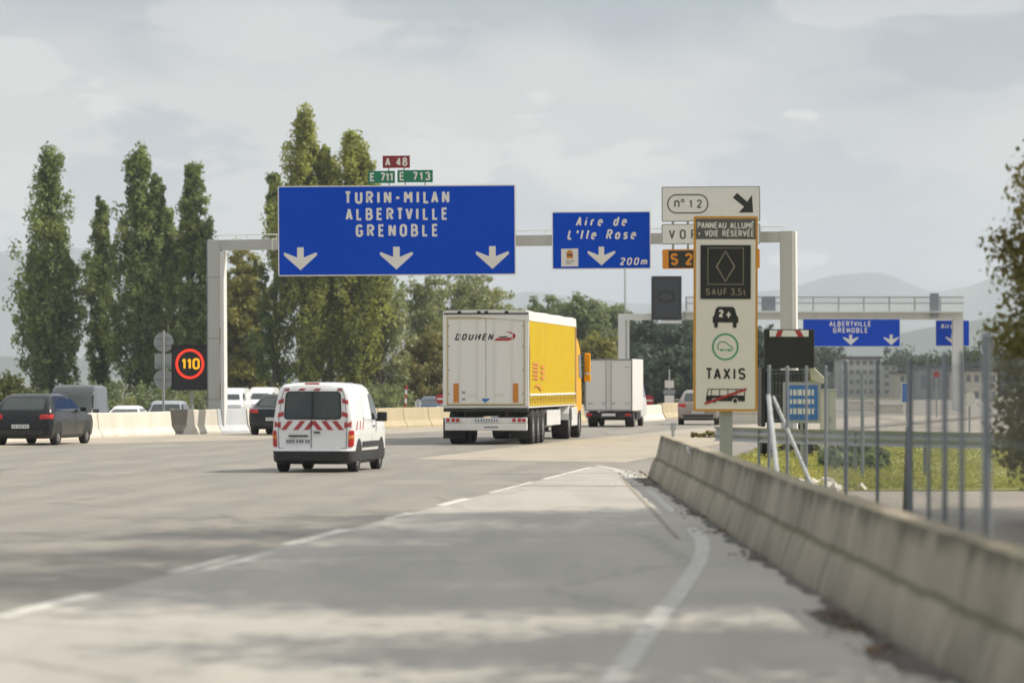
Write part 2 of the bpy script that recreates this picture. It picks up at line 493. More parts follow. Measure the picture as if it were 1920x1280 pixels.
def nearbarrier():
    """weathered concrete: rain streaks under the coping, darker along the crease"""
    m, nt, b = bsdf('weathered_barrier', (.3, .28, .24), .9)
    g = nd(nt, 'ShaderNodeNewGeometry')
    sp = nd(nt, 'ShaderNodeSeparateXYZ', {0: g.outputs['Position']})
    mp = nd(nt, 'ShaderNodeMapping', {0: g.outputs['Position'], 3: (1, 1, .06)})
    s1 = nd(nt, 'ShaderNodeTexNoise', {'Vector': mp.outputs[0], 'Scale': 2.6, 'Detail': 6, 'Roughness': .65})
    n2 = nd(nt, 'ShaderNodeTexNoise', {'Vector': g.outputs['Position'], 'Scale': 1.3, 'Detail': 7, 'Roughness': .65})
    n3 = nd(nt, 'ShaderNodeTexNoise', {'Vector': g.outputs['Position'], 'Scale': 40, 'Detail': 3})
    n4 = nd(nt, 'ShaderNodeTexNoise', {'Vector': g.outputs['Position'], 'Scale': .35, 'Detail': 3})
    c = mix(nt, ramp(nt, n2.outputs[0], (.35, .7, 0, .7)), (.335, .30, .235), (.235, .21, .16))
    c = mix(nt, mth(nt, 'MULTIPLY', ramp(nt, s1.outputs[0], (.40, .62, 0, .7)), ramp(nt, n4.outputs[0], (.38, .6, .05, 1))), c, (.12, .108, .075))
    # moss and soot hanging from the coping, length set by the streak noise
    zt = mth(nt, 'ADD', sp.outputs[2], mth(nt, 'MULTIPLY', mth(nt, 'SUBTRACT', s1.outputs[0], .5), .55))
    c = mix(nt, ramp(nt, zt, (.66, .83, 0, .85)), c, (.075, .072, .038))
    crease = mth(nt, 'ABSOLUTE', mth(nt, 'SUBTRACT', mth(nt, 'ADD', sp.outputs[2], mth(nt, 'MULTIPLY', mth(nt, 'SUBTRACT', n2.outputs[0], .5), .08)), .395))
    c = mix(nt, ramp(nt, crease, (.0, .045, .8, 0)), c, (.085, .08, .035))  # darker band along the crease, its height varied by noise
    nt.links.new(c, b.inputs['Base Color'])
    bm = nd(nt, 'ShaderNodeBump', {'Strength': .5, 'Distance': .012, 'Height': n3.outputs[0]})
    nt.links.new(bm.outputs[0], b.inputs['Normal'])
    return m


M['barrier'] = nearbarrier()
M['coping'] = grime('barrier_top', (.40, .345, .25), (.26, .22, .15), .9, 2.2, .7, bump=.3)


# ------------------------------------------------------------------ stroke lettering
def arc(cx, cy, rx, ry, a0, a1, n=9):
    return [(cx + rx * math.cos(R(a0 + (a1 - a0) * i / n)), cy + ry * math.sin(R(a0 + (a1 - a0) * i / n))) for i in range(n + 1)]


def oval(w, y0, y1, r=None):
    r = r or w / 2
    return (arc(w - r, y1 - r, r, r, 0, 90, 5) + arc(r, y1 - r, r, r, 90, 180, 5) + arc(r, y0 + r, r, r, 180, 270, 5) + arc(w - r, y0 + r, r, r, 270, 360, 5))


w_ = .46
GL = {
    'A': (w_, [[(0, 0), (w_ / 2, 1), (w_, 0)], [(.09, .3), (w_ - .09, .3)]]),
    'B': (w_, [[(.25, .53), (0, .53), (0, 1), (.22, 1)] + arc(.22, .765, .2, .235, 90, -90)[1:] , [(0, .53), (0, 0), (.22, 0)] + arc(.22, .265, .24, .265, -90, 90)[1:]]),
    'C': (w_, [arc(.23, .76, .23, .24, 10, 180, 8) + arc(.23, .24, .23, .24, 180, 350, 8)]),
    'D': (w_, [[(.2, 0), (0, 0), (0, 1), (.2, 1)] + arc(.2, .74, .26, .26, 90, 0, 5)[1:] + arc(.2, .26, .26, .26, 0, -90, 5)]),
    'E': (.38, [[(.38, 1), (0, 1), (0, 0), (.38, 0)], [(0, .52), (.33, .52)]]),
    'F': (.38, [[(.38, 1), (0, 1), (0, 0)], [(0, .5), (.33, .5)]]),
    'G': (w_, [arc(.23, .76, .23, .24, 20, 180, 8) + arc(.23, .24, .23, .24, 180, 360, 8) + [(.46, .45), (.25, .45)]]),
    'I': (0.001, [[(0, 0), (0, 1)]]),
    'L': (.36, [[(0, 1), (0, 0), (.36, 0)]]),
    'M': (.56, [[(0, 0), (0, 1), (.28, .38), (.56, 1), (.56, 0)]]),
    'N': (.46, [[(0, 0), (0, 1), (.46, 0), (.46, 1)]]),
    'O': (w_, [oval(.46, 0, 1)]),
    'P': (w_, [[(0, 0), (0, 1), (.2, 1)] + arc(.2, .74, .25, .26, 90, -90)[1:] + [(0, .48)]]),
    'R': (w_, [[(0, 0), (0, 1), (.2, 1)] + arc(.2, .75, .25, .25, 90, -90)[1:] + [(0, .5)], [(.18, .5), (.46, 0)]]),
    'S': (.44, [arc(.22, .755, .22, .245, 20, 270, 10) + arc(.22, .26, .22, .26, 90, -160, 10)[1:]]),
    'T': (.44, [[(0, 1), (.44, 1)], [(.22, 1), (.22, 0)]]),
    'U': (w_, [[(0, 1)] + arc(.23, .23, .23, .23, 180, 360, 8) + [(.46, 1)]]),
    'V': (.48, [[(0, 1), (.24, 0), (.48, 1)]]),
    'X': (.46, [[(0, 1), (.46, 0)], [(0, 0), (.46, 1)]]),
    '-': (.30, [[(0, .45), (.30, .45)]]),
    '+': (.44, [[(.22, .1), (.22, .75)], [(0, .42), (.44, .42)]]),
    '=': (.26, [[(0, .3), (.26, .3)], [(0, .6), (.26, .6)]]),
    ',': (.04, [[(.05, .08), (-.03, -.16)]]),
    "'": (.03, [[(.05, 1), (0, .66)]]),
    ' ': (.26, []),
    '0': (w_, [oval(.44, 0, 1)]),
    '1': (.2, [[(0, .72), (.16, 1), (.16, 0)]]),
    '2': (.44, [arc(.22, .75, .22, .25, 170, -20, 8) + [(0, 0), (.44, 0)]]),
    '3': (.44, [arc(.22, .76, .21, .24, 160, -90, 8), arc(.22, .26, .22, .26, 90, -160, 8)]),
    '4': (.46, [[(.32, 0), (.32, 1), (0, .26), (.46, .26)]]),
    '5': (.44, [[(.4, 1), (.04, 1), (.02, .54)] + arc(.2, .3, .23, .3, 110, -150, 9)]),
    '7': (.42, [[(0, 1), (.42, 1), (.14, 0)]]),
    '8': (.44, [arc(.22, .76, .18, .23, -90, 270, 14), arc(.22, .26, .22, .26, 90, 450, 14)]),
    'a': (.38, [oval(.38, 0, .66), [(.38, .66), (.38, 0)]]),
    'd': (.38, [oval(.38, 0, .66), [(.38, 1), (.38, 0)]]),
    'e': (.38, [[(.02, .36), (.38, .36)] + arc(.19, .45, .19, .21, 0, 180, 6) + arc(.19, .2, .19, .2, 180, 310, 6)]),
    'i': (0.001, [[(0, 0), (0, .66)], [(0, .86), (0, .98)]]),
    'l': (0.001, [[(0, 0), (0, 1)]]),
    'm': (.62, [[(0, 0), (0, .66)], [(0, .5)] + arc(.155, .5, .155, .16, 180, 0, 6) + [(.31, 0)], [(.31, .5)] + arc(.465, .5, .155, .16, 180, 0, 6) + [(.62, 0)]]),
    'n': (.36, [[(0, 0), (0, .66)], [(0, .48)] + arc(.18, .48, .18, .18, 180, 0, 6) + [(.36, 0)]]),
    'o': (.38, [oval(.38, 0, .66)]),
    'r': (.24, [[(0, 0), (0, .66)], [(0, .42)] + arc(.2, .46, .2, .2, 180, 75, 6)]),
    's': (.34, [arc(.17, .5, .16, .16, 20, 270, 8) + arc(.17, .17, .17, .17, 90, -160, 8)[1:]]),
    't': (.26, [[(.1, .9), (.1, .12), (.14, .02), (.26, .0)], [(-.02, .62), (.26, .62)]]),
}
GL['É'] = (.38, GL['E'][1] + [[(.12, 1.17), (.28, 1.32)]])


KERN = {'LA': -.15, 'TV': -.13, 'RT': -.06, 'LE': -.03, 'VI': -.03, 'LL': -.03, 'LB': -.03, 'TA': -.12, 'AX': -.04, 'VO': -.05, 'AU': -.02, 'IL': .05, 'IN': .06, 'RI': .03, 'MI': .05, 'XI': .03, 'IS': .04, 'Il': .08, 'ir': .04, 'Ai': -.02, '71': -.06, 'OI': .03, 'IE': .04, 'AL': -.01, 'PA': -.08}


def text(mb, s, x0, x1, zb, h, t=.16, y=-.004, th=.004, slant=0.0, wk=1.0):
    """strokes of s set between x0 and x1, baseline zb, cap height h, stroke t*h"""
    n = len(s)
    kn = [KERN.get(s[i:i + 2], 0) for i in range(n)]
    wid = sum(GL[c][0] for c in s) * wk + sum(kn)
    tw = (x1 - x0)
    if n > 1:
        # letters keep their own shape, spacing takes up the slack; squeeze if there is none
        k = wk
        g = (tw / h - t - wid) / (n - 1)
        if g < t * 1.35:
            g = t * 1.5
            k = wk * (tw / h - t - g * (n - 1)) / max(wid, .01)
    else:
        g, k = 0, 1
    x = t / 2
    i = 0
    for ci, c in enumerate(s):
        w, strokes = GL[c]
        for st in strokes:
            pts = [(x0 + h * (x + px * k + slant * (t / 2 + py * (1 - t))), zb + h * (t / 2 + py * (1 - t))) for px, py in st]
            cl = c in 'Oo0' or (c in 'ad' and st is strokes[0])
            # a sharp corner is two strokes that overlap, not one mitred bend
            runs, cur = [], [pts[0]]
            for q in range(1, len(pts)):
                cur.append(pts[q])
                if q < len(pts) - 1 and not cl:
                    d1 = Vector(pts[q]) - Vector(pts[q - 1]); d2 = Vector(pts[q + 1]) - Vector(pts[q])
                    if d1.length > 1e-6 and d2.length > 1e-6 and d1.normalized().dot(d2.normalized()) < -.15:
                        runs.append(cur); cur = [pts[q]]
            runs.append(cur)
            for run in runs:
                i += 1
                mb.ribbon(run, t * h, y - th - .0007 * (i % 4), y + .0001 * (i % 4), cl)
        x += w * k + g + kn[ci]
    return mb


def cyc(n, r, cx=0, cz=0, a0=0, ry=None):
    return [(cx + r * math.cos(2 * math.pi * i / n + a0), cz + (ry or r) * math.sin(2 * math.pi * i / n + a0)) for i in range(n)]


def rrect(x0, z0, x1, z1, r, n=5):
    o = []
    for cx, cz, a in ((x1 - r, z1 - r, 0), (x0 + r, z1 - r, 90), (x0 + r, z0 + r, 180), (x1 - r, z0 + r, 270)):
        o += [(cx + r * math.cos(R(a + 90 * i / n)), cz + r * math.sin(R(a + 90 * i / n))) for i in range(n + 1)]
    return o


class Sign:
    """flat sign built in its own frame: x right, z up, facing -y; takes photo-pixel sizes"""

    def __init__(s, name, px0, py0, px1, py1, D, label, cat='sign', group=None, roll=0.0, rz=0.0):
        s.c = ((px0 + px1) / 2, (py0 + py1) / 2)
        s.k = D / F
        s.root = empty(name, P(s.c[0], s.c[1], D), rz, label, cat, group, ry=roll)
        s.w, s.h = (px1 - px0) * s.k, (py1 - py0) * s.k

    def X(s, px): return (px - s.c[0]) * s.k

    def Z(s, py): return (s.c[1] - py) * s.k

    def panel(s, m, border=None, bw=2.5, th=.05, r=.06, name='panel'):
        w, h = s.w / 2, s.h / 2
        if border:
            MB().prism(rrect(-w, -h, w, h, r), -.002, th).build('border', border, s.root)
            b = bw * s.k
            return MB().prism(rrect(-w + b, -h + b, w - b, h - b, r * .6), -.009, -.001).build(name, m, s.root)
        return MB().prism(rrect(-w, -h, w, h, r), -.009, th).build(name, m, s.root)

    def txt(s, st, px0, px1, pyb, pyt, m, t=.16, slant=0, y=-.010, name='lettering', wk=1.0):
        mb = MB()
        text(mb, st, s.X(px0), s.X(px1), s.Z(pyb), s.Z(pyt) - s.Z(pyb), t, y, .005, slant, wk)
        return mb.build(name, m, s.root)

    def poly(s, pts, m, name, y=-.010, th=.005):
        return MB().prism([(s.X(a), s.Z(b)) for a, b in pts], y - th, y).build(name, m, s.root)


# ------------------------------------------------------------------ foliage
def leaves(name, C, Rad, per, size, mat, parent, seed, stretch=1.0, flat=0.0):
    rg = np.random.default_rng(seed)
    n = len(C)
    C = np.repeat(np.array(C, float), per, 0)
    Rr = np.repeat(np.array(Rad, float), per)[:, None]
    N = len(C)
    d = rg.normal(size=(N, 3))
    d /= np.linalg.norm(d, axis=1)[:, None]
    rr = rg.random((N, 1)) ** .5
    off = d * rr * Rr
    off[:, 2] *= stretch
    pos = C + off
    nn = rg.normal(size=(N, 3)) * .7 + d * 1.2
    nn[:, 2] += flat
    nn /= np.linalg.norm(nn, axis=1)[:, None]
    a = np.cross(nn, rg.normal(size=(N, 3)))
    a /= np.linalg.norm(a, axis=1)[:, None] + 1e-9
    b = np.cross(nn, a)
    s = size * (0.55 + .9 * rg.random((N, 1)))
    V = np.empty((N, 4, 3))
    V[:, 0] = pos - a * s
    V[:, 1] = pos + b * s * .55
    V[:, 2] = pos + a * s
    V[:, 3] = pos - b * s * .55
    me = bpy.data.meshes.new(name)
    me.vertices.add(N * 4)
    me.vertices.foreach_set('co', V.reshape(-1))
    me.loops.add(N * 4)
    me.loops.foreach_set('vertex_index', np.arange(N * 4, dtype=np.int32))
    me.polygons.add(N)
    me.polygons.foreach_set('loop_start', np.arange(0, N * 4, 4, dtype=np.int32))
    me.polygons.foreach_set('loop_total', np.full(N, 4, dtype=np.int32))
    at = me.attributes.new('tint', 'FLOAT', 'FACE')
    cl = np.repeat(rg.random(n), per) * .6 + rg.random(N) * .4
    at.data.foreach_set('value', cl.astype(np.float32))
    me.materials.append(mat)
    me.update(calc_edges=True)
    o = bpy.data.objects.new(name, me)
    COL.objects.link(o)
    o.parent = parent
    return o


def poplar(loc, H, Rd, mat, label, seed, spires=None, group='poplars in the row behind the road', dens=1.0, leaf=.17, name='poplar_tree', per=52, low=.05):
    """fastigiate tree: steep limbs, each ending in upright sprays of leaves"""
    rg = np.random.default_rng(seed)
    t = empty(name, loc, 0, label, 'tree', group)
    tr = MB()
    lean = (rg.random(2) - .5) * .4
    tr.tube((0, 0, -.3), (lean[0] * .5, lean[1] * .5, H * .45), .30, .18, 9)
    tr.tube((lean[0] * .5, lean[1] * .5, H * .45), (lean[0], lean[1], H * .93), .18, .03, 7)
    C, Q = [], []
    sp = spires or [(0, 0, 1.0, 1.0)]
    hole = rg.random((7, 9, 3)) < .10
    for dx, dy, hf, rf in sp:
        Hs, Rs = H * hf, Rd * rf
        nb = int(30 * dens * hf)
        for i in range(nb):
            z0 = Hs * (low + .84 * (i + rg.random()) / nb)
            an = rg.random() * 2 * math.pi
            tt = z0 / Hs
            rise = Rs * (1.1 + 1.2 * rg.random())
            ln = min((Hs - z0) * .8, rise)
            te = (z0 + ln) / Hs
            env = Rs * (min(1, max(.02, 1 - te) / .40) ** .80) * (.70 + .30 * min(1, te / .25))
            reach = env * (.48 + .66 * rg.random())
            p0 = Vector((dx * (.3 + .7 * tt) + lean[0] * tt, dy * (.3 + .7 * tt), z0))
            p1 = p0 + Vector((math.cos(an) * reach, math.sin(an) * reach, ln))
            pm = p0.lerp(p1, .5) + Vector((math.cos(an) * reach * .16, math.sin(an) * reach * .16, -ln * .06))
            tr.tube(p0, pm, .055, .035, 5, False); tr.tube(pm, p1, .035, .012, 5, False)
            for k in range(7):
                f = .28 + .8 * k / 6
                q = (p0.lerp(pm, f * 2) if f < .5 else pm.lerp(p1, (f - .5) * 2))
                q = q + Vector(rg.normal(size=3) * (.2, .2, .3))
                if hole[int(an / 6.3 * 7) % 7, int(tt * 9) % 9, k % 3]: continue
                C.append(q); Q.append((.32 + .36 * rg.random()) * (1.0 - .4 * tt) * max(.75, Rs / 2.2))
        for k in range(int(34 * dens)):                     # the leading shoot
            tt = .62 + .38 * rg.random() ** .8
            C.append((dx + lean[0] * tt + rg.normal() * .16, dy + rg.normal() * .16, Hs * tt)); Q.append(.16 + .75 * (1 - tt))
    tr.build('trunk', M['bark'], t)
    leaves('crown', C, Q, per, leaf, mat, t, seed, 1.5)
    return t


def broadleaf(loc, H, Rd, mat, label, seed, group=None, name='broadleaf_tree', dens=1.0, leaf=.22, per=46, zlow=.22, bark='bark', clump=.75, top=1.0):
    rg = np.random.default_rng(seed)
    t = empty(name, loc, 0, label, 'tree', group)
    tr = MB()
    tr.tube((0, 0, -.3), (rg.normal() * .1, rg.normal() * .1, H * .34), .035 * H * .55, .024 * H * .5, 9)
    C, Q = [], []
    nb = int(34 * dens)
    for i in range(nb):
        an = rg.random() * 2 * math.pi
        ph = (i + .5) / nb                                   # 0 low .. 1 top
        z0 = H * (.16 + .34 * ph)
        env = Rd * math.sin(math.pi * min(1, (.18 + .80 * ph))) ** .6
        reach = env * (.6 + .5 * rg.random())
        z1 = H * (zlow + (1.0 - zlow) * (ph ** top) * (.93 + .1 * rg.random()))
        p0 = Vector((0, 0, z0))
        p1 = Vector((math.cos(an) * reach, math.sin(an) * reach, z1))
        pm = p0.lerp(p1, .55) + Vector((0, 0, .05 * H * (rg.random() - .3)))
        tr.tube(p0, pm, .011 * H * .6, .007 * H * .6, 5, False); tr.tube(pm, p1, .007 * H * .6, .002 * H, 5, False)
        for k in range(8):
            f = .3 + .75 * k / 7
            q = (p0.lerp(pm, f * 2) if f < .5 else pm.lerp(p1, (f - .5) * 2)) + Vector(rg.normal(size=3)) * Rd * .17
            if q.z < H * .07: continue
            C.append(q); Q.append(clump * (.6 + .7 * rg.random()) * Rd / 3.4)
    tr.build('trunk', M[bark], t)
    leaves('crown', C, Q, per, leaf, mat, t, seed, .85)
    return t


# ------------------------------------------------------------------ the setting: ground, roads, hills
def sheet(name, pts, z, m, skirt=0.0, kind='structure'):
    mb = MB()
    n = len(pts)
    mb.add([(p[0], p[1], z) for p in pts], [tuple(range(n))])
    if skirt:
        for i in range(n):
            a, b = pts[i], pts[(i + 1) % n]
            mb.add([(a[0], a[1], z), (b[0], b[1], z), (b[0], b[1], z - skirt), (a[0], a[1], z - skirt)], [(0, 3, 2, 1)])
    o = mb.build(name, m)
    return tag(o, kind=kind)


GZ = -.62
sheet('ground', [(-7000, -300), (7000, -300), (7000, 14000), (-7000, 14000)], GZ, M['soil'])

# left edge of the carriageway follows the median barrier
BL = [G(-260, 838), G(0, 827), G(180, 820.5), G(480, 810.5), G(720, 803), G(835, 797.5), G(960, 793), G(1100, 790), G(1200, 787.5), G(1290, 785)]
edge = [(-26, -30), (-26, 60)] + [(p.x - 1.0, p.y + .9) for p in BL]
far_r = [(34, 330), (70, 520), (130, 700), (152, 690), (92, 500), (52, 330), (26, 210), (13, 150), (8.0, 118)]
sheet('road', edge + far_r + [(3.05, 74), (3.05, -30)], 0, M['asphalt'], .62)
# pale hard shoulder along the median barrier
sh = [(p.x, p.y) for p in BL[:-1]]
lo = [G(-260, 852), G(0, 838), G(180, 833), G(480, 824), G(720, 814), G(835, 808), G(960, 802), G(1100, 797), G(1200, 793)]
sheet('road_shoulder', sh + [(p.x, p.y) for p in lo[::-1]], .004, M['shoulder'])
# pale concrete wedge between the running lanes and the near barrier
LN = lambda y: -4.02 + (y - 30.3) * .1083          # edge line of the running lanes
wedge = [(LN(5), 5), (LN(30), 30), (LN(60), 60), (LN(82), 82)] + [(1.95, 85.2), (2.45, 80), (2.85, 75), (2.95, 60), (3.0, 40), (3.0, 5)]
sheet('slip_lane', wedge, .004, M['wedge'])
sheet('far_road_sheen', [(2.6, 88), (7.2, 122), (12.2, 150), (25, 209), (20.0, 209), (6.8, 150), (1.6, 120), (-2.4, 92)], .004, M['shoulder'])  # grazing sheen and haze of the distant road, painted as a paler surface


def line(name, pts, w, z=.008, m='paint'):
    L, Rr = [], []
    for i, p in enumerate(pts):
        a = Vector(pts[max(i - 1, 0)]); c = Vector(pts[min(i + 1, len(pts) - 1)])
        d = (c - a).normalized()
        n = Vector((-d.y, d.x))
        ww = w * (.92 + .16 * rnd.random())
        L.append((p[0] + n.x * ww / 2, p[1] + n.y * ww / 2)); Rr.append((p[0] - n.x * ww / 2, p[1] - n.y * ww / 2))
    mb = MB()
    vs = [(x, y, z) for x, y in L] + [(x, y, z) for x, y in Rr]
    n = len(pts)
    mb.add(vs, [(i, n + i, n + i + 1, i + 1) for i in range(n - 1)])
    return tag(mb.build(name, M[m]), kind='structure')


def dash(y0, y1, w=.20, dx=0.0, n=6):
    line('road_marking', [(LN(y0 + (y1 - y0) * i / n) + dx, y0 + (y1 - y0) * i / n) for i in range(n + 1)], w)


dash(30.2, 33.6, .22)
dash(37.2, 41.0, .11, -.06); dash(37.6, 41.6, .13, .19)
dash(43.8, 48.2, .20)
dash(51.8, 54.2, .16); dash(57.5, 61, .18)
dash(64, 71, .09, n=6); dash(73, 83, .11, n=8)
crv = [G(*p) for p in ((1120, 873), (1150, 879), (1180, 892), (1200, 905))]
line('road_marking', [(p.x, p.y) for p in crv], .15, m='faintpaint')
crv = [(.2, 15), (.42, 20)] + [(p.x, p.y) for p in (G(*q) for q in ((1150, 1280), (1190, 1222), (1230, 1165), (1262, 1125), (1290, 1088), (1310, 1055), (1318, 1030), (1314, 1010), (1300, 990)))]
line('road_marking', crv, .17, m='faintpaint')
line('road_marking', [(G(*p).x, G(*p).y) for p in ((1265, 962), (1240, 940), (1215, 918))], .12, m='faintpaint')
# transverse joint in the wedge
line_j = MB().add([(LN(68.2) - .02, 68.2, .0085), (2.7, 68.2, .0085), (2.7, 68.55, .0085), (LN(68.5) - .02, 68.55, .0085)], [(0, 1, 2, 3)])
tag(line_j.build('pavement_joint', M['concrete_dark']), kind='structure')
# dark worn strip in the gutter beside the line
gut = [(G(*p).x, G(*p).y) for p in ((1166, 893), (1180, 912), (1202, 935), (1226, 960), (1252, 990), (1272, 1010))]
o = line('gutter_seam', gut, .06, .0095); o.data.materials.clear(); o.data.materials.append(M['concrete_dark'])

# right of the near barrier: yard, grass
sheet('gravel_yard', [(3.45, -30), (60, -30), (60, 66), (3.45, 66)], -.02, M['gravel'], .6)
sheet('grass_verge', [(3.45, 66), (60, 66), (60, 118), (8.4, 118), (3.7, 78)], .0, M['turf'], .62)
sheet('far_yard', [(8.4, 118), (60, 118), (90, 230), (28, 210), (13.6, 150)], .0, M['gravel'], .62)


def hills(name, D, prof, m, depth):
    """ridge line as terrain: front slope rises from the plain, back falls away"""
    mb = MB()
    rows = []
    rg = np.random.default_rng(int(D))
    for fy, fz in ((-.5, 0), (-.22, .42), (-.08, .82), (0, 1.0), (.12, .9), (.5, .3), (.9, 0)):
        row = []
        for i in range(81):
            px = -500 + i * 2900 / 80
            py = np.interp(px, [a for a, _ in prof], [b for _, b in prof])
            p = P(px, py, D)
            h = (p.z - GZ) * fz * (1 + .06 * rg.normal() * (fz < 1)) + .012 * (715 - py) * D / F * rg.normal() * (fz == 1)
            row.append((p.x * (1 + fy * depth / D), D + fy * depth, GZ - .5 + max(0, h)))
        rows.append(row)
    vs = [v for r in rows for v in r]
    n = 81
    mb.add(vs, [(j * n + i, j * n + i + 1, (j + 1) * n + i + 1, (j + 1) * n + i) for j in range(len(rows) - 1) for i in range(n - 1)])
    o = mb.build(name, m, smooth=True)
    o.modifiers.new('s', 'SUBSURF').render_levels = 2
    return tag(o, kind='structure')


M['hillmat'] = leafmat('wooded_slope', (.035, .06, .04), (.075, .10, .06), (.12, .13, .08), 0, .01)
hills('mountain_range', 9500, [(-500, 440), (0, 455), (160, 450), (300, 500), (500, 560), (900, 555), (990, 535), (1060, 545), (1200, 560), (1400, 545), (1500, 520), (1590, 496), (1650, 500), (1760, 545), (1850, 515), (2000, 470), (2400, 400)], M['hillmat'], 1900)
hills('hills', 4200, [(-500, 660), (400, 670), (900, 655), (1300, 640), (1500, 625), (1620, 640), (1700, 612), (1800, 600), (1860, 585), (1950, 575), (2400, 550)], M['hillmat'], 900)

# ------------------------------------------------------------------ near barrier
NB = [(2.98, 12), (2.86, 18), (2.80, 22), (2.77, 24), (2.73, 27), (2.69, 31.6), (2.66, 36), (2.645, 44), (2.64, 52), (2.63, 60), (2.62, 67), (2.62, 74)]
prof = [(0, 0), (0, .08), (.10, .36), (.15, .40), (.235, .79), (.25, .815), (.27, .825), (.42, .825), (.44, .80), (.60, 0)]
nb = empty('concrete_barrier', (2.66, 30, 0), 0, 'long weathered mossy grey concrete barrier in the foreground with rain streaks', 'barrier')
mb = MB()
sm = []
for i in range(len(NB) - 1):
    for k in range(6):
        f = k / 6
        sm.append((NB[i][0] * (1 - f) + NB[i + 1][0] * f - 2.66, NB[i][1] * (1 - f) + NB[i + 1][1] * f - 30))
sm.append((NB[-1][0] - 2.66, NB[-1][1] - 30))
vs = []
for x, y in sm:
    for px, pz in prof:
        vs.append((x + px + .004 * rnd.gauss(0, 1), y, pz + (.006 * rnd.gauss(0, 1) if pz > .7 else 0)))
n = len(prof)
for i in range(len(sm) - 1):
    for j in range(n - 1):
        mb.mat(1 if 5 <= j <= 7 else 0)
        b = i * n + j
        mb.f.append((b, b + n, b + n + 1, b + 1)); mb.m.append(mb.cur)
mb.v = vs
mb.mat(0)
mb.f.append(tuple((len(sm) - 1) * n + j for j in range(n))); mb.m.append(0)
mb.f.append(tuple(j for j in range(n - 1, -1, -1))); mb.m.append(0)
mb.build('wall_body', [M['barrier'], M['coping']], nb, smooth=True)
MB().box((2.76 + .115 - 2.66 , 62 - 30, .62), (.02, 1.1, .36), 0, R(-12)).build('steel_plate', M['galv'], nb)
m_ = MB()
for yy in (25, 31, 37, 43, 49, 55, 61):
    pass
tag(MB().tube((3.0, 71.5, .8), (3.0, 71.5, 1.08), .03, .03, 8).box((3.0, 71.5, 1.02), (.09, .02, .14)).build('marker_post', M['galv']), 'small grey delineator post on the far end of the mossy barrier', 'post')

# dark dirt washed against the foot of the barrier
L_ = []
for i in range(260):
    y = 12 + 61.5 * i / 259
    x = float(np.interp(y, [b_ for a_, b_ in NB], [a_ for a_, b_ in NB]))
    wv = .07 + .04 * math.sin(y * 1.3) + .04 * math.sin(y * 4.1 + 1) + .05 * rnd.random() + .22 * math.exp(-((y - 72) / 3) ** 2) + .22 * math.exp(-((y - 30) / 1.3) ** 2) + .2 * math.exp(-((y - 26) / 1.6) ** 2)
    L_.append((x + .02, x - wv, y))
mb = MB()
mb.add([(a_, y, .013) for a_, b_, y in L_] + [(b_, y, .013) for a_, b_, y in L_], [(i, 260 + i, 261 + i, i + 1) for i in range(259)])
tag(mb.build('gutter_dirt', M['dirt']), kind='structure')

# dead leaves gathered at the foot of the barrier
rg = np.random.default_rng(5)
C = []
for px, py, sx, sy, k in ((1235, 905, .22, 1.5, 90), (1210, 893, .3, 2.2, 90), (1345, 1000, .12, .5, 40), (1400, 1045, .1, .6, 30), (1565, 1160, .1, .5, 70), (1600, 1185, .12, .5, 80), (1660, 1230, .14, .6, 60), (1720, 1290, .14, .8, 40), (1300, 965, .1, 1.0, 40)):
    g = G(px, py)
    for i in range(k):
        x = g.x + rg.normal() * sx
        x = min(x, 2.62)
        C.append((x, g.y + rg.normal() * sy, .022 + .015 * rg.random()))
lo = leaves('fallen_leaves', C, [.05] * len(C), 3, .017, M['litter'], None, 3, .2, 2.2)
tag(lo, 'brown dead leaves and dirt gathered in the gutter', 'leaves', kind='stuff')

# ------------------------------------------------------------------ grass tufts
C = []
for i in range(5200):
    y = 66.5 + 62 * rg.random() ** 1.5
    x = 3.9 + (y - 78) * .11 * (y > 78) + rg.random() ** 1.1 * (9 + y * .08)
    C.append((x, y, .02 + .03 * rg.random()))
g1 = leaves('grass', C, [.22] * len(C), 26, .026, M['grassblade'], None, 9, .55, 0)
tag(g1, 'sunny yellow-green grass on the verge behind the barrier', 'grass', kind='stuff')

# ------------------------------------------------------------------ median barriers
def jersey(name, a, b, m, label, h=.82, group='precast barriers along the median', bw=.30, tw=.09, joints=0):
    a, b = Vector(a), Vector(b)
    L = (b - a).length
    t = empty(name, a, math.atan2(b.y - a.y, b.x - a.x), label, 'barrier', group)
    pr = [(-bw, 0), (-bw, .08), (-bw * .55, .30), (-tw - .02, h - .02), (-tw, h), (tw, h), (tw + .02, h - .02), (bw * .55, .30), (bw, .08), (bw, 0)]
    mb = MB()
    N = 12
    g = .02
    k = joints + 1
    for q in range(k):
        x0, x1 = L * q / k + g, L * (q + 1) / k - g
        vs = [(x0 if i == 0 else x1, y, z) for i in range(2) for y, z in pr]
        n = len(pr)
        mb.add(vs, [(j, j + 1, n + j + 1, n + j) for j in range(n - 1)] + [tuple(range(n)), tuple(range(2 * n - 1, n - 1, -1))])
    mb.build('wall_body', m, t, bevel=.012)
    return t


def gl(px, py): return G(px, py)


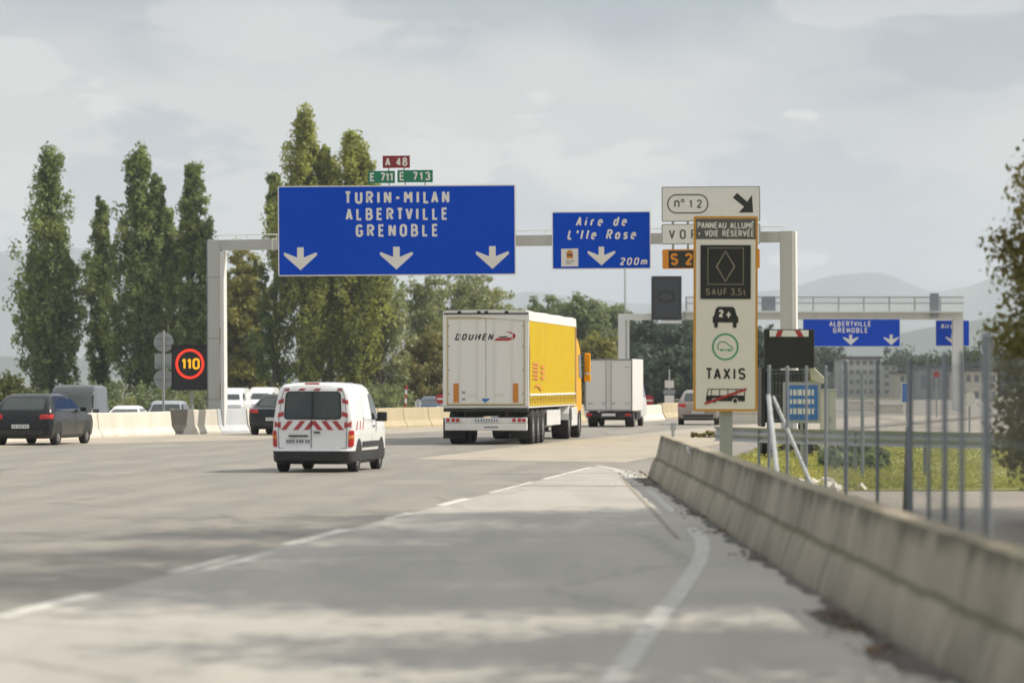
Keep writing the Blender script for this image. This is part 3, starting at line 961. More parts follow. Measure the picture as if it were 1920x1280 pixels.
jersey('median_barrier', gl(-260, 838), gl(176, 820.5), M['concrete_pale'], 'pale concrete median barrier at the left, behind the black hatchback', joints=2)
jersey('median_barrier', gl(176, 820.5), gl(314, 815.5), M['concrete_pale'], 'cream concrete barrier section just right of the blurred black hatchback', joints=0)
jersey('median_barrier', gl(322, 811), gl(362, 811.5), M['concrete_dark'], 'short dark brown concrete barrier section set back below the 110 speed display', h=.86)  # darker section, set back between its neighbours
jersey('median_barrier', gl(357, 813.5), gl(402, 812.5), M['concrete_pale'], 'short cream concrete barrier section left of the grey gantry foot cover', h=.86)
jersey('median_barrier', gl(402, 812), gl(457, 811), M['concrete_grey'], 'blue-grey steel covered barrier section under the left gantry post', h=.87)
jersey('median_barrier', gl(457, 811), gl(540, 808.5), M['concrete_pale'], 'cream concrete barrier section beside the dark car, right of the gantry post', h=.86)
jersey('median_barrier', gl(545, 808.5), gl(842, 798), M['concrete_tan'], 'tan concrete barrier between the white van and the yellow lorry', h=.80, joints=5)
jersey('median_barrier', gl(842, 798), gl(1090, 791), M['concrete_tan'], 'tan concrete barrier behind the yellow lorry', h=.80, joints=4)
jersey('median_barrier', gl(1192, 790), gl(1236, 787), M['concrete_pale'], 'white barrier end piece beside the small white box truck', h=.74)
jersey('median_barrier', gl(1237, 785), gl(1300, 782), M['concrete_tan'], 'far tan barrier between the box truck and the silver car', h=.78, joints=1)


# ------------------------------------------------------------------ vehicle bodies (levels of rounded plans)
class Body:
    def __init__(s, lev, bulge=.03, fb=.08):
        s.lev = lev
        s.z = [l[0] for l in lev]
        s.bulge, s.fb = bulge, fb

    def at(s, z):
        zz = [q + i * 1e-5 for i, q in enumerate(s.z)]
        return [float(np.interp(z, zz, [l[k] for l in s.lev])) for k in (1, 2, 3, 4)]

    def ring(s, l):
        z, yr, yf, w, r = l
        pts = []
        nx = 7
        for i in range(nx):                                  # rear edge, left to right
            x = -(w - r) + 2 * (w - r) * i / (nx - 1)
            pts.append((x, yr + s.bulge * (x / w) ** 2, z))
        yb = yr + s.bulge * ((w - r) / w) ** 2
        yt = yf - s.fb * ((w - r) / w) ** 2
        for i in range(1, 5):
            a = R(-90 + 90 * i / 5)
            pts.append((w - r + r * math.cos(a), yb + r + r * math.sin(a), z))
        for i in range(9):
            f = i / 8
            pts.append((w, (yb + r) * (1 - f) + (yt - r) * f, z))
        for i in range(1, 5):
            a = R(90 * i / 5)
            pts.append((w - r + r * math.cos(a), yt - r + r * math.sin(a), z))
        for i in range(nx):
            x = (w - r) - 2 * (w - r) * i / (nx - 1)
            pts.append((x, yf - s.fb * (x / w) ** 2, z))
        for i in range(1, 5):
            a = R(90 + 90 * i / 5)
            pts.append((-(w - r) + r * math.cos(a), yt - r + r * math.sin(a), z))
        for i in range(9):
            f = i / 8
            pts.append((-w, (yt - r) * (1 - f) + (yb + r) * f, z))
        for i in range(1, 5):
            a = R(180 + 90 * i / 5)
            pts.append((-(w - r) + r * math.cos(a), yb + r + r * math.sin(a), z))
        return pts

    def mesh(s, name, m, parent, split=None):
        mb = MB()
        rings = [s.ring(l) for l in s.lev]
        n = len(rings[0])
        vs = [p for r in rings for p in r]
        fs = []
        for j in range(len(rings) - 1):
            mb.v = vs
            for i in range(n):
                k = (i + 1) % n
                mb.f.append((j * n + i, j * n + k, (j + 1) * n + k, (j + 1) * n + i))
                mb.m.append(1 if split and s.lev[j + 1][0] <= split else 0)
        mb.v = vs
        mb.f.append(tuple(range(n - 1, -1, -1))); mb.m.append(0)
        mb.f.append(tuple(range((len(rings) - 1) * n, len(rings) * n))); mb.m.append(0)
        return mb.build(name, m, parent, smooth=True)

    def rear(s, x, z):
        yr, yf, w, r = s.at(z)
        f = w - r
        ax = min(abs(x), w - .001)
        if ax <= f: return Vector((x, yr + s.bulge * (x / w) ** 2, z)), Vector((0, -1, 0))
        yb = yr + s.bulge * (f / w) ** 2
        q = ax - f
        c = math.sqrt(max(0, r * r - q * q))
        sx = 1 if x > 0 else -1
        return Vector((sx * ax, yb + r - c, z)), Vector((sx * q / r, -c / r, 0)).normalized()

    def front(s, x, z):
        yr, yf, w, r = s.at(z)
        f = w - r
        ax = min(abs(x), w - .001)
        if ax <= f: return Vector((x, yf - s.fb * (x / w) ** 2, z)), Vector((0, 1, .3)).normalized()
        yb = yf - s.fb * (f / w) ** 2
        q = ax - f
        c = math.sqrt(max(0, r * r - q * q))
        sx = 1 if x > 0 else -1
        return Vector((sx * ax, yb - r + c, z)), Vector((sx * q / r, c / r, 0)).normalized()

    def side(s, y, z, sx=1):
        yr, yf, w, r = s.at(z)
        return Vector((sx * w, y, z)), Vector((sx, 0, .12)).normalized()

    def patch(s, where, poly, m, name, parent, off=.006, rr=0.0, sx=1, mb=None, skirt=.03):
        fn = {'rear': s.rear, 'front': s.front, 'side': lambda a, b: s.side(a, b, sx)}[where]
        if rr: poly = roundpoly(poly, rr)
        # densify
        dp = []
        for i in range(len(poly)):
            a, b = Vector(poly[i]), Vector(poly[(i + 1) % len(poly)])
            k = max(1, int((b - a).length / .12))
            dp += [a.lerp(b, j / k) for j in range(k)]
        c = sum(dp, Vector((0, 0))) / len(dp)
        own = mb is None
        mb = mb or MB()
        vs = []
        n = len(dp)
        for sc in (1.0, .66, .33):
            for p in dp:
                q = c + (p - c) * sc
                pos, nm = fn(q.x, q.y)
                vs.append(pos + nm * off)
        pos, nm = fn(c.x, c.y)
        vs.append(pos + nm * off)
        for p in dp:
            pos, nm = fn(p.x, p.y)
            vs.append(pos - nm * skirt)
        fs = []
        for j in range(2):
            fs += [(j * n + i, j * n + (i + 1) % n, (j + 1) * n + (i + 1) % n, (j + 1) * n + i) for i in range(n)]
        fs += [(2 * n + i, 2 * n + (i + 1) % n, 3 * n) for i in range(n)]
        fs += [(i, 3 * n + 1 + i, 3 * n + 1 + (i + 1) % n, (i + 1) % n) for i in range(n)]
        mb.add(vs, fs)
        if own: return mb.build(name, m, parent)


def roundpoly(poly, r, n=4):
    out = []
    N = len(poly)
    for i in range(N):
        a, b, c = Vector(poly[i - 1]), Vector(poly[i]), Vector(poly[(i + 1) % N])
        rr = min(r, (a - b).length * .45, (c - b).length * .45)
        p, q = b + (a - b).normalized() * rr, b + (c - b).normalized() * rr
        for k in range(n + 1):
            t = k / n
            out.append(tuple(p * (1 - t) ** 2 + b * 2 * t * (1 - t) + q * t * t))
    return out


def rot_profile(mb, c, prof, sx, n=24):
    """revolve (offset along x, radius) about the axle through c"""
    b = len(mb.v)
    for ox, r in prof:
        for i in range(n):
            a = 2 * math.pi * i / n
            mb.v.append((c[0] + sx * ox, c[1] + r * math.cos(a), c[2] + r * math.sin(a)))
    for j in range(len(prof) - 1):
        for i in range(n):
            k = (i + 1) % n
            mb.f.append((b + j * n + i, b + j * n + k, b + (j + 1) * n + k, b + (j + 1) * n + i)); mb.m.append(mb.cur)
    mb.f.append(tuple(b + (len(prof) - 1) * n + i for i in range(n))); mb.m.append(mb.cur)
    mb.f.append(tuple(b + i for i in range(n - 1, -1, -1))); mb.m.append(mb.cur)


def wheel(parent, x, y, r, w, sx, rimm='rim', rimr=.62):
    t = MB()
    rot_profile(t, (x, y, r), [(-w, r * .6), (-w, r * .95), (-w * .9, r), (-w * .1, r), (0, r * .94), (0, r * rimr), (-.03, r * rimr)], sx)
    o = t.build('wheel', M['tyre'], parent, smooth=True)
    h = MB()
    rot_profile(h, (x, y, r), [(-.10, r * rimr * .98), (-.015, r * rimr * .98), (-.03, r * rimr * .82), (-.06, r * rimr * .75)], sx)
    for k in range(5):
        a = 2 * math.pi * k / 5 + .3
        h.box((x - sx * .03, y + math.cos(a) * r * rimr * .45, r + math.sin(a) * r * rimr * .45), (.03, r * rimr * .8, .05), rx=a)
    h.tube((x - sx * .06, y, r), (x - sx * .012, y, r), r * .14, r * .12, 10)
    h.build('rim', M[rimm], o, smooth=True)
    return o


def arch(body, y, r, m, parent, sx=1, zc=None):
    zc = zc or r
    pts = [(y + (r + .07) * math.cos(a), zc + (r + .07) * math.sin(a)) for a in [math.pi * i / 12 for i in range(13)]]
    zb = body.z[0] + .01
    pts = [(p[0], max(p[1], zb)) for p in pts] + [(y - r - .07, zb), (y + r + .07, zb)]
    body.patch('side', pts, m, 'wheel_arch', parent, .004, sx=sx)


YAW = -math.atan(857 / F)      # the carriageway heads about 7 degrees to the right


# ---- small white van with hazard striping ------------------------------------
def striped_van():
    t = empty('white_van', G(585, 885.5), YAW - R(1.2), 'white small van with red and white hazard stripes round its rear windows', 'van')
    B = Body([(.17, .10, 4.02, .76, .12), (.24, .0, 4.10, .83, .14), (.44, -.03, 4.12, .84, .15), (.50, .015, 4.12, .845, .16),
              (.86, .02, 4.08, .85, .16), (1.00, .03, 3.95, .845, .16), (1.08, .035, 3.15, .835, .15), (1.30, .06, 2.98, .805, .14),
              (1.60, .10, 2.68, .755, .14), (1.72, .125, 2.50, .725, .15), (1.79, .18, 2.28, .66, .18), (1.83, .40, 1.95, .50, .2), (1.845, .8, 1.6, .3, .15)], .05, .18)
    B.mesh('body', [M['white_paint'], M['plastic']], t, split=.45)
    zz = B
    # two rear door windows
    for x0, x1 in ((-.57, -.025), (.025, .57)):
        B.patch('rear', [(x0, 1.115), (x1, 1.115), (x1 * (.94 if x1 > .1 else 1), 1.63), (x0 * (.94 if x0 < -.1 else 1), 1.63)], M['glass'], 'rear_window', t, .008, .07)
    B.patch('rear', [(-.605, 1.08), (.605, 1.08), (.575, 1.66), (-.575, 1.66)], M['black'], 'window_seal', t, .003, .09)
    # striped reflective band
    mr = MB()
    def bar(pts): B.patch('rear', pts, None, '', None, .0062, 0, mb=mr, skirt=.004)
    for x in (-.56, -.30, -.08):                              # leaning inwards, below the glass
        bar([(x - .10, .87), (x + .01, .87), (x + .16, 1.055), (x + .05, 1.055)])
    for x in (.56, .34, .12):
        bar([(x + .10, .87), (x - .01, .87), (x - .16, 1.055), (x - .05, 1.055)])
    for sx in (-1, 1):
        for z in (1.15, 1.42):
            w0 = .62
            bar([(sx * (w0 - .01), z), (sx * (w0 + .11), z - .03), (sx * (w0 + .105), z + .06), (sx * (w0 - .012), z + .10)][::sx])
    for x in (-.30, .02):
        bar([(x - .02, 1.675), (x + .10, 1.675), (x + .15, 1.72), (x + .03, 1.72)])
    for sx in (-1, 1):
        bar([(sx * .50, 1.675), (sx * .60, 1.66), (sx * .585, 1.71), (sx * .50, 1.72)][::sx])
        bar([(sx * .66, .90), (sx * .80, .92), (sx * .80, 1.05), (sx * .66, 1.03)][::sx])
    B.patch('rear', [(-.68, .85), (.68, .85), (.66, 1.07), (-.66, 1.07)], M['hatch_white'], 'reflective_band', t, .0035, .02)
    mr.build('hazard_stripes', M['hatch_red'], t)
    # tail lights
    for sx in (-1, 1):
        B.patch('rear', [(sx * .735, .52), (sx * .835, .53), (sx * .842, .86), (sx * .755, .86)][::sx], M['taillight'], 'tail_light', t, .012, .03)
        B.patch('rear', [(sx * .74, .68), (sx * .838, .68), (sx * .84, .76), (sx * .742, .76)][::sx], M['orangelens'], 'indicator', t, .0165, .01)
    pl = B.patch('rear', [(-.57, .585), (-.02, .585), (-.02, .695), (-.57, .695)], M['plate'], 'number_plate', t, .008, .01)
    k = MB()
    for i, x in enumerate((-.51, -.45, -.39, -.31, -.25, -.20, -.12, -.07)):
        k.box((x, -.002 + .02, .64), (.035, .03, .06))
    k.build('plate_characters', M['platemark'], pl)
    MB().prism([(-.48, .735), (-.10, .735), (-.08, .765), (-.5, .765)], -.01, .03).build('plate_lamp_bar', M['plastic'], t)
    MB().box((-.02, .015, .80), (.012, .02, .60)).build('door_gap', M['black'], t)
    MB().box((.1, .0, .82), (.13, .03, .03)).build('door_handle', M['plastic'], t)
    MB().tube((.30, -.0, 1.10), (.12, .05, 1.42), .010, .008, 6).box((.30, .0, 1.10), (.06, .04, .05)).build('wiper', M['plastic'], t)
    gp = MB()
    for a, b_ in (((-.70, .50), (-.715, .95)), ((-.715, .95), (-.665, 1.50)), ((-.665, 1.50), (-.60, 1.72)), ((.70, .50), (.715, .95)), ((.715, .95), (.665, 1.50)), ((.665, 1.50), (.60, 1.72)), ((-.6, 1.725), (.6, 1.725)), ((-.7, .495), (.7, .495))):
        p0, n0 = B.rear(*a); p1, n1 = B.rear(*b_)
        gp.tube(p0 + n0 * .002, p1 + n1 * .002, .007, .007, 5)
    gp.build('tailgate_gap', M['black'], t)
    for sx in (1, -1):
        B.patch('side', [(2.30, 1.06), (3.02, 1.06), (2.82, 1.32), (2.52, 1.60), (2.18, 1.60)], M['glass'], 'door_window', t, .007, .05, sx=sx)
        B.patch('side', [(1.35, 1.08), (2.15, 1.08), (2.08, 1.60), (1.32, 1.60)], M['hatch_white'], 'blanked_window', t, .007, .06, sx=sx)
        arch(B, .72, .31, M['plastic'], t, sx); arch(B, 3.36, .31, M['plastic'], t, sx)
        B.patch('side', [(.42, .86), (1.28, .86), (1.28, 1.06), (.3, 1.06)], M['hatch_white'], 'side_stripe_band', t, .004, .02, sx=sx)
        mm = MB()
        for y in (.36, .72, 1.05):
            B.patch('side', [(y, .87), (y + .13, .87), (y + .27, 1.05), (y + .14, 1.05)], None, '', None, .0065, 0, sx=sx, mb=mm, skirt=.003)
        mm.build('side_stripes', M['hatch_red'], t)
        B.patch('side', [(1.10, .50), (3.0, .50), (3.0, .62), (1.10, .62)], M['plastic'], 'rubbing_strip', t, .02, .02, sx=sx)
        g = MB()
        g.box((sx * .846, 2.22, .80), (.006, .012, .62)).box((sx * .84, 1.28, .80), (.012, .012, .62))
        g.build('door_seam', M['black'], t)
        MB().box((sx * .86, 2.42, .93), (.02, .16, .03)).build('door_handle', M['plastic'], t)
        mi = MB()
        mi.box((sx * .97, 2.78, 1.12), (.20, .12, .20)).box((sx * .86, 2.82, 1.05), (.1, .05, .05))
        mi.build('wing_mirror', M['plastic'], t, bevel=.03)
        wheel(t, sx * .83, .72, .31, .19, sx); wheel(t, sx * .83, 3.36, .31, .19, sx)
    B.patch('front', [(-.68, 1.10), (.68, 1.10), (.58, 1.68), (-.58, 1.68)], M['glass'], 'windscreen', t, .01, .06)
    MB().box((0, .02, 1.815), (.30, .06, .035)).build('brake_light', M['taillight'], t, bevel=.01)
    MB().b2(-.62, .62, .4, 3.7, .20, .26).build('underbody', M['chassis'], t)
    MB().tube((-.1, .7, .31), (.1, .7, .31), .04).b2(-.7, .7, .66, .78, .24, .30).build('rear_axle', M['chassis'], t)
    return t


striped_van()


# ---- generic cars ------------------------------------------------------------
def car(name, loc, rz, paint, label, kind='hatch', cat='car', group=None, L=4.3, W=1.78, H=1.48, rimm='rim', lights=True):
    t = empty(name, loc, rz, label, cat, group)
    w = W / 2
    if kind == 'hatch':
        lev = [(.20, .12, L - .15, w - .10, .14), (.30, .02, L - .03, w - .03, .2), (.55, 0, L, w, .24), (.72, .03, L - .03, w, .24), (.86, .06, L - .14, w - .01, .22),
               (.96, .10, L - 1.05, w - .03, .2), (1.06, .16, L - 1.35, w - .07, .18), (H - .16, .52, L - 1.95, w - .22, .16), (H - .06, .68, L - 2.1, w - .27, .18), (H, .98, L - 2.4, w - .40, .15)]
        rw = [(-w * .70, 1.02), (w * .70, 1.02), (w * .62, H - .14), (-w * .62, H - .14)]
        sw = [(.62, 1.0), (L - 1.45, 1.0), (L - 1.98, H - .15), (.95, H - .15)]
    elif kind == 'saloon':
        lev = [(.20, .12, L - .15, w - .10, .14), (.30, .02, L - .03, w - .03, .2), (.55, 0, L, w, .24), (.74, .02, L - .05, w, .24), (.90, .05, L - .2, w - .02, .22),
               (.95, .5, L - 1.15, w - .05, .2), (1.03, .62, L - 1.4, w - .09, .18), (H - .14, 1.12, L - 1.95, w - .23, .16), (H - .05, 1.3, L - 2.15, w - .28, .18), (H, 1.6, L - 2.5, w - .40, .15)]
        rw = [(-w * .68, 1.0), (w * .68, 1.0), (w * .58, H - .14), (-w * .58, H - .14)]
        sw = [(.95, .99), (L - 1.5, .99), (L - 1.98, H - .14), (1.4, H - .14)]
    else:                                                    # van
        lev = [(.22, .08, L - .1, w - .06, .12), (.32, 0, L, w - .01, .14), (.9, 0, L - .02, w, .14), (1.10, .01, L - .35, w - .01, .14), (1.16, .012, L - .75, w - .015, .14),
               (H - .35, .05, L - 1.45, w - .09, .13), (H - .12, .08, L - 1.75, w - .13, .14), (H - .03, .16, L - 1.95, w - .22, .15), (H, .34, L - 2.2, w - .36, .14)]
        rw = [(-w * .72, 1.2), (w * .72, 1.2), (w * .68, H - .35), (-w * .68, H - .35)]
        sw = [(L - 2.1, 1.2), (L - .95, 1.2), (L - 1.5, H - .36), (L - 2.1, H - .36)]
    B = Body(lev, .06, .16)
    B.mesh('body', [M[paint], M['plastic']], t, split=.31)
    B.patch('rear', rw, M['glass'], 'rear_window', t, .008, .08)
    zf = H - .42 if kind == 'van' else H - .16
    B.patch('front', [(-w * .74, 1.22 if kind == 'van' else .98), (w * .74, 1.22 if kind == 'van' else .98), (w * .62, zf), (-w * .62, zf)], M['glass'], 'windscreen', t, .012, .06)
    for sx in (1, -1):
        B.patch('side', sw, M['glass'], 'side_window', t, .007, .07, sx=sx)
        arch(B, .82, .32, M['plastic'], t, sx); arch(B, L - .88, .32, M['plastic'], t, sx)
        wheel(t, sx * (w - .01), .82, .32, .2, sx, rimm); wheel(t, sx * (w - .01), L - .88, .32, .2, sx, rimm)
        z0 = .78 if kind != 'van' else .85
        B.patch('rear', [(sx * w * .60, z0 - .02), (sx * w * .985, z0), (sx * w * .985, z0 + .14), (sx * w * .60, z0 + .12)][::sx], M['taillight'], 'tail_light', t, .012, .03)
        B.patch('front', [(sx * w * .62, .64), (sx * w * .95, .68), (sx * w * .95, .80), (sx * w * .62, .78)][::-sx], M['plate'], 'headlight', t, .010, .03)
        mi = MB()
        my = L - 1.65 if kind != 'van' else L - 1.25
        mi.box((sx * (w + .08), my, 1.04 if kind != 'van' else 1.3), (.19, .1, .13))
        mi.build('wing_mirror', M[paint], t, bevel=.03)
        MB().box((sx * (w + .001), L * .55, .62), (.004, .012, .60)).build('door_seam', M['black'], t)
    MB().prism(rrect(-.26, .50, .26, .61, .01), -.012, .05).build('number_plate', M['plate'], t)
    k = MB()
    for x in (-.20, -.14, -.06, 0, .06, .14, .20):
        k.box((x, -.01, .555), (.035, .01, .06))
    k.build('plate_characters', M['platemark'], t)
    B.patch('rear', [(-w * .7, .33), (w * .7, .33), (w * .78, .44), (-w * .78, .44)], M['plastic'], 'rear_bumper_insert', t, .008, .04)
    MB().b2(-w * .75, w * .75, .5, L - .5, .2, .26).build('underbody', M['chassis'], t)
    return t


# black hatchback at the left, cut by the frame
car('black_estate_car', G(38, 835), YAW - R(2.5), 'black_paint', 'black estate car at the left edge of the carriageway with bright red tail lights', 'hatch', L=4.8, W=1.86, H=1.50)
car('dark_car', G(512, 815.5), YAW, 'black_paint', 'dark car mostly hidden to the left of the white striped van', 'saloon', L=4.5, W=1.80, H=1.42)
car('silver_car', G(1309, 796.5), YAW + R(3), 'brown_paint', 'far taupe car partly hidden behind the bottom of the tall lane-rules panel', 'hatch', L=4.2, W=1.76, H=1.5)
# traffic on the lower opposing carriageway
OP = math.pi + YAW + R(3)


def opp(px, py, D):
    p = P(px, py, D); p.z = GZ + .02; return p


sheet('opposing_road', [(-60, 100), (-22, 128), (6, 190), (40, 330), (80, 520), (40, 520), (-8, 330), (-60, 250)], GZ + .01, M['asphalt'])
car('grey_van', opp(140, 740, 152) + Vector((0, 4.5, 0)), OP, 'darkgrey_paint', 'dark grey van passing behind the black estate car on the other carriageway', 'van', 'van', L=4.9, W=1.92, H=2.32)
car('white_car', opp(238, 760, 176) + Vector((0, 3.5, 0)), OP, 'white_paint', 'pale car roof just above the cream barrier, right of the dark grey van', 'saloon', group='cars on the opposing carriageway', L=4.4, H=1.35)
car('silver_saloon', opp(316, 752, 168) + Vector((0, 3.5, 0)), OP, 'silver_paint', 'silver car roof above the barrier below the 110 speed display', 'saloon', group='cars on the opposing carriageway', L=4.6, W=1.9, H=1.62)
car('blue_car', opp(812, 757, 260) + Vector((0, 3, 0)), OP, 'blue_paint', 'blue car roof above the tan barrier beside the red no-entry sign', 'saloon', group='cars on the opposing carriageway', L=4.4, H=1.45)
car('delivery_van', opp(441, 740, 262) + Vector((0, 3, 0)), OP, 'white_paint', 'white van facing the camera just right of the left gantry post', 'van', 'van', 'white vans queued beyond the barrier', L=5.2, W=1.9, H=2.02)
car('delivery_van', opp(497, 740, 270) + Vector((0, 3, 0)), OP, 'white_paint', 'white van facing the camera above the dark car and left of the striped van', 'van', 'van', 'white vans queued beyond the barrier', L=5.2, W=1.9, H=2.05)


# ---- articulated lorry ---------------------------------------------------------
def lorry():
    t = empty('articulated_lorry', G(911, 833.5), YAW, 'articulated lorry with white rear doors, yellow curtain side and orange-yellow cab', 'lorry')
    w, L = 1.275, 13.6
    z0, z1 = 1.14, 3.85
    b = MB()
    b.b2(-w, w, 0, L, z0 - .06, z0 + .02)
    b.b2(-w, -w + .04, .02, L, z0 + .02, z1)
    b.b2(-w + .04, w - .04, L - .05, L, z0 + .02, z1)
    b.build('trailer_body', M['trailer_white'], t, bevel=.01)
    f = MB()
    f.b2(-w, -w + .12, -.02, .10, z0, z1).b2(w - .12, w, -.02, .10, z0, z1).b2(-w + .12, w - .12, -.02, .1, z1 - .10, z1)
    f.build('rear_frame', M['trailer_white'], t, bevel=.012)
    for sx in (-1, 1):
        d = MB()
        x0, x1 = (-w + .135, -.006) if sx < 0 else (.006, w - .135)
        d.b2(x0, x1, .0, .05, z0 + .06, z1 - .13)
        dr = d.build('rear_door', M['trailer_white'], t, bevel=.008)
        h = MB()
        for zz in (1.5, 2.2, 2.9, 3.5):
            h.box((sx * (w - .15), -.006, zz), (.10, .014, .04))
        h.build('hinge', M['galv'], dr)
        r = MB()
        r.tube((sx * .25, -.02, z0 + .10), (sx * .25, -.02, z1 - .16), .012, .012, 6).tube((sx * .78, -.02, z0 + .10), (sx * .78, -.02, z1 - .16), .012, .012, 6)
        r.box((sx * .4, -.03, z0 + .35), (.3, .012, .03))
        r.build('lock_rod', M['trailer_white'], dr)
    g = MB()
    g.b2(-w + .12, -w + .15, -.028, .0, z0 + .03, z1 - .10).b2(w - .15, w - .12, -.028, .0, z0 + .03, z1 - .10)
    g.b2(-w + .15, w - .15, -.028, 0, z1 - .135, z1 - .10).b2(-w + .15, w - .15, -.028, 0, z0 + .03, z0 + .065)
    g.build('ochre_edge_trim', M['goldtrim'], t)
    mk = MB()
    for x in (-.885, .885):
        MB().b2(x - .075, x + .075, -.022, -.002, z0 + .11, z0 + .66).build('marker_board', M['marker'], t)
    st = MB()
    for x, z in ((-.66, z0 + .20), (-.66, z0 + .40)):
        st.b2(x - .05, x + .05, -.006, 0, z - .03, z + .03)
    st.build('sticker', M['wallgrey'], t)
    MB().prism([(-.02, 1.24), (.08, 1.31), (.12, 1.36), (-.10, 1.36), (-.12, 1.31)], -.007, 0).build('sticker', M['infoblue'], t)
    lt = MB()
    # company name on the doors: slanted bold capitals
    text(lt, 'DOUMEN', -.93, .18, 3.07, .20, .20, -.002, .004, .35)
    lt.build('company_name', M['logodark'], t)
    sw = MB()
    sw.prism([(.24, 3.06), (.34, 3.14), (.56, 3.13), (.74, 3.155), (.80, 3.20), (.74, 3.27), (.58, 3.33), (.76, 3.315), (.87, 3.25), (.885, 3.18), (.82, 3.10), (.66, 3.06)], -.008, 0)
    sw.build('company_emblem', M['logored'], t)
    MB().prism([(.36, 3.155), (.56, 3.145), (.68, 3.165), (.60, 3.19), (.42, 3.185)], -.012, 0).build('emblem_shade', M['logodark'], t)
    # roof with side rails
    r = MB()
    N = 10
    vs = []
    for i in range(N + 1):
        y = -.03 + (L + .03) * i / N
        sag = .012 * math.sin(i * 2.1)
        for x, z in ((-w, z1 - .02), (-w, z1 + .06), (-w * .9, z1 + .10 + sag), (0, z1 + .12 + sag), (w * .9, z1 + .10 + sag), (w, z1 + .06), (w + .015, z1 - .20), (w - .02, z1 - .20)):
            vs.append((x, y, z))
    fs = [(i * 8 + j, i * 8 + j + 1, i * 8 + 9 + j, i * 8 + 8 + j) for i in range(N) for j in range(7)]
    fs += [tuple(range(8)), tuple(N * 8 + j for j in range(7, -1, -1))]
    r.add(vs, fs)
    r.build('roof', M['trailer_white'], t)
    MB().b2(-w + .03, w - .02, -.05, -.032, z1 - .015, z1 + .025).build('roof_gasket', M['plastic'], t)
    for x in (-.78, -.20, .02, .62):
        MB().prism([(x - .06, z1 + .02), (x + .06, z1 + .02), (x + .04, z1 + .085), (x - .04, z1 + .085)], -.07, -.03).build('roof_clip', M['plastic'], t)
    # curtain with shallow folds
    c = MB()
    ny, nz = 90, 12
    zb, zt = z0 + .18, z1 - .20
    vs = []
    for i in range(ny + 1):
        y = .12 + (L - .55) * i / ny
        for j in range(nz + 1):
            z = zb + (zt - zb) * j / nz
            bulge = .022 * math.sin(math.pi * j / nz) * (.6 + .4 * math.sin(y * 2.3)) + .006 * math.sin(y * 9 + z)
            vs.append((w + .004 + bulge, y, z))
    c.add(vs, [(i * (nz + 1) + j, (i + 1) * (nz + 1) + j, (i + 1) * (nz + 1) + j + 1, i * (nz + 1) + j + 1) for i in range(ny) for j in range(nz)])
    cu = c.build('side_curtain', M['curtain'], t, smooth=True)
    s = MB()
    s.b2(w + .006, w + .030, .12, L - .42, z0 + .30, z0 + .36)
    s.build('curtain_band', M['trailer_white'], cu)
    s = MB()
    s.b2(w - .03, w + .02, .12, L - .4, z0 + .0, z0 + .175)
    s.build('side_rave', M['curtain'], t)
    s = MB()
    for k in range(30):
        y = .3 + k * .43
        s.box((w + .026, y, z0 + .16), (.012, .05, .20))
    s.build('curtain_buckles', M['rust'], t)
    s = MB()
    for k in range(5):
        s.b2(w + .036, w + .042, .75, 2.3 - .12 * (k % 2), 1.93 + k * .11, 1.985 + k * .11)
    for k in range(3):
        s.b2(w + .036, w + .042, 3.0, 3.9, 1.93 + k * .16, 2.02 + k * .16)
    vsx = [(1.0, 1.62), (1.6, 1.72), (2.3, 1.70), (3.0, 1.56), (3.2, 1.60), (2.4, 1.76), (1.6, 1.78)]
    s.add([(w + .042, a, b_) for a, b_ in vsx], [tuple(range(len(vsx)))])
    s.build('side_print', M['faintred'], cu)
    MB().b2(w - .06, w + .02, L - .42, L, z0, z1 - .2).build('front_post', M['rust'], t)
    # rear underrun, bumper, lights
    MB().b2(-w + .02, w - .02, -.06, .25, z0 - .17, z0 - .065).build('rear_sill', M['chassis'], t, bevel=.02)
    bp = MB()
    bp.b2(-1.22, 1.22, -.02, .14, .42, .64).b2(-1.22, 1.22, -.0, .12, .64, .80)
    bum = bp.build('rear_bumper', M['trailer_white'], t, bevel=.02)
    for sx in (-1, 1):
        lb = MB()
        lb.b2(sx * .98 - .24, sx * .98 + .24, -.045, .0, .655, .795)
        lo = lb.build('light_cluster', M['plate'], t, bevel=.01)
        for dx in (-.14, .02, .15):
            MB().b2(sx * .98 + dx - .05, sx * .98 + dx + .05, -.06, -.04, .675, .775).build('tail_light', M['taillight'], lo, bevel=.008)
        mb = MB()
        mb.b2(sx * .62 - .03, sx * .62 + .03, .05, .12, .80, z0 - .17)
        mb.build('bumper_bracket', M['chassis'], t)
        ml = MB()
        ml.b2(sx * .98 - .32, sx * .98 + .32, .25, .27, .18, .78)
        ml.build('mud_flap', M['tyre'], t)
    MB().b2(-.36, .42, -.035, -.022, .66, .775).build('number_plate', M['plate'], t)
    k = MB()
    for i in range(9):
        k.b2(-.31 + i * .078, -.27 + i * .078, -.042, -.036, .685, .75)
    k.build('plate_characters', M['platemark'], t)
    MB().b2(-.05, .36, -.026, -.0205, .50, .535).build('bumper_print', M['platemark'], t)
    # chassis and running gear
    ch = MB()
    ch.b2(-.55, -.40, .3, L - .6, .80, z0 - .07).b2(.40, .55, .3, L - .6, .80, z0 - .07)
    for y in (1.2, 2.5, 3.8, 6, 8, 10):
        ch.b2(-1.1, 1.1, y - .05, y + .05, .92, 1.05)
    ch.build('chassis', M['chassis'], t)
    for y in (1.55, 2.86, 4.17):
        for sx in (-1, 1):
            wheel(t, sx * 1.24, y, .52, .40, sx, 'rim', .56)
        MB().tube((-1.1, y, .52), (1.1, y, .52), .07).build('axle', M['chassis'], t)
    MB().b2(w - .07, w - .02, 5.2, 9.0, .50, .98).build('side_guard', M['white_paint'], t, bevel=.02)
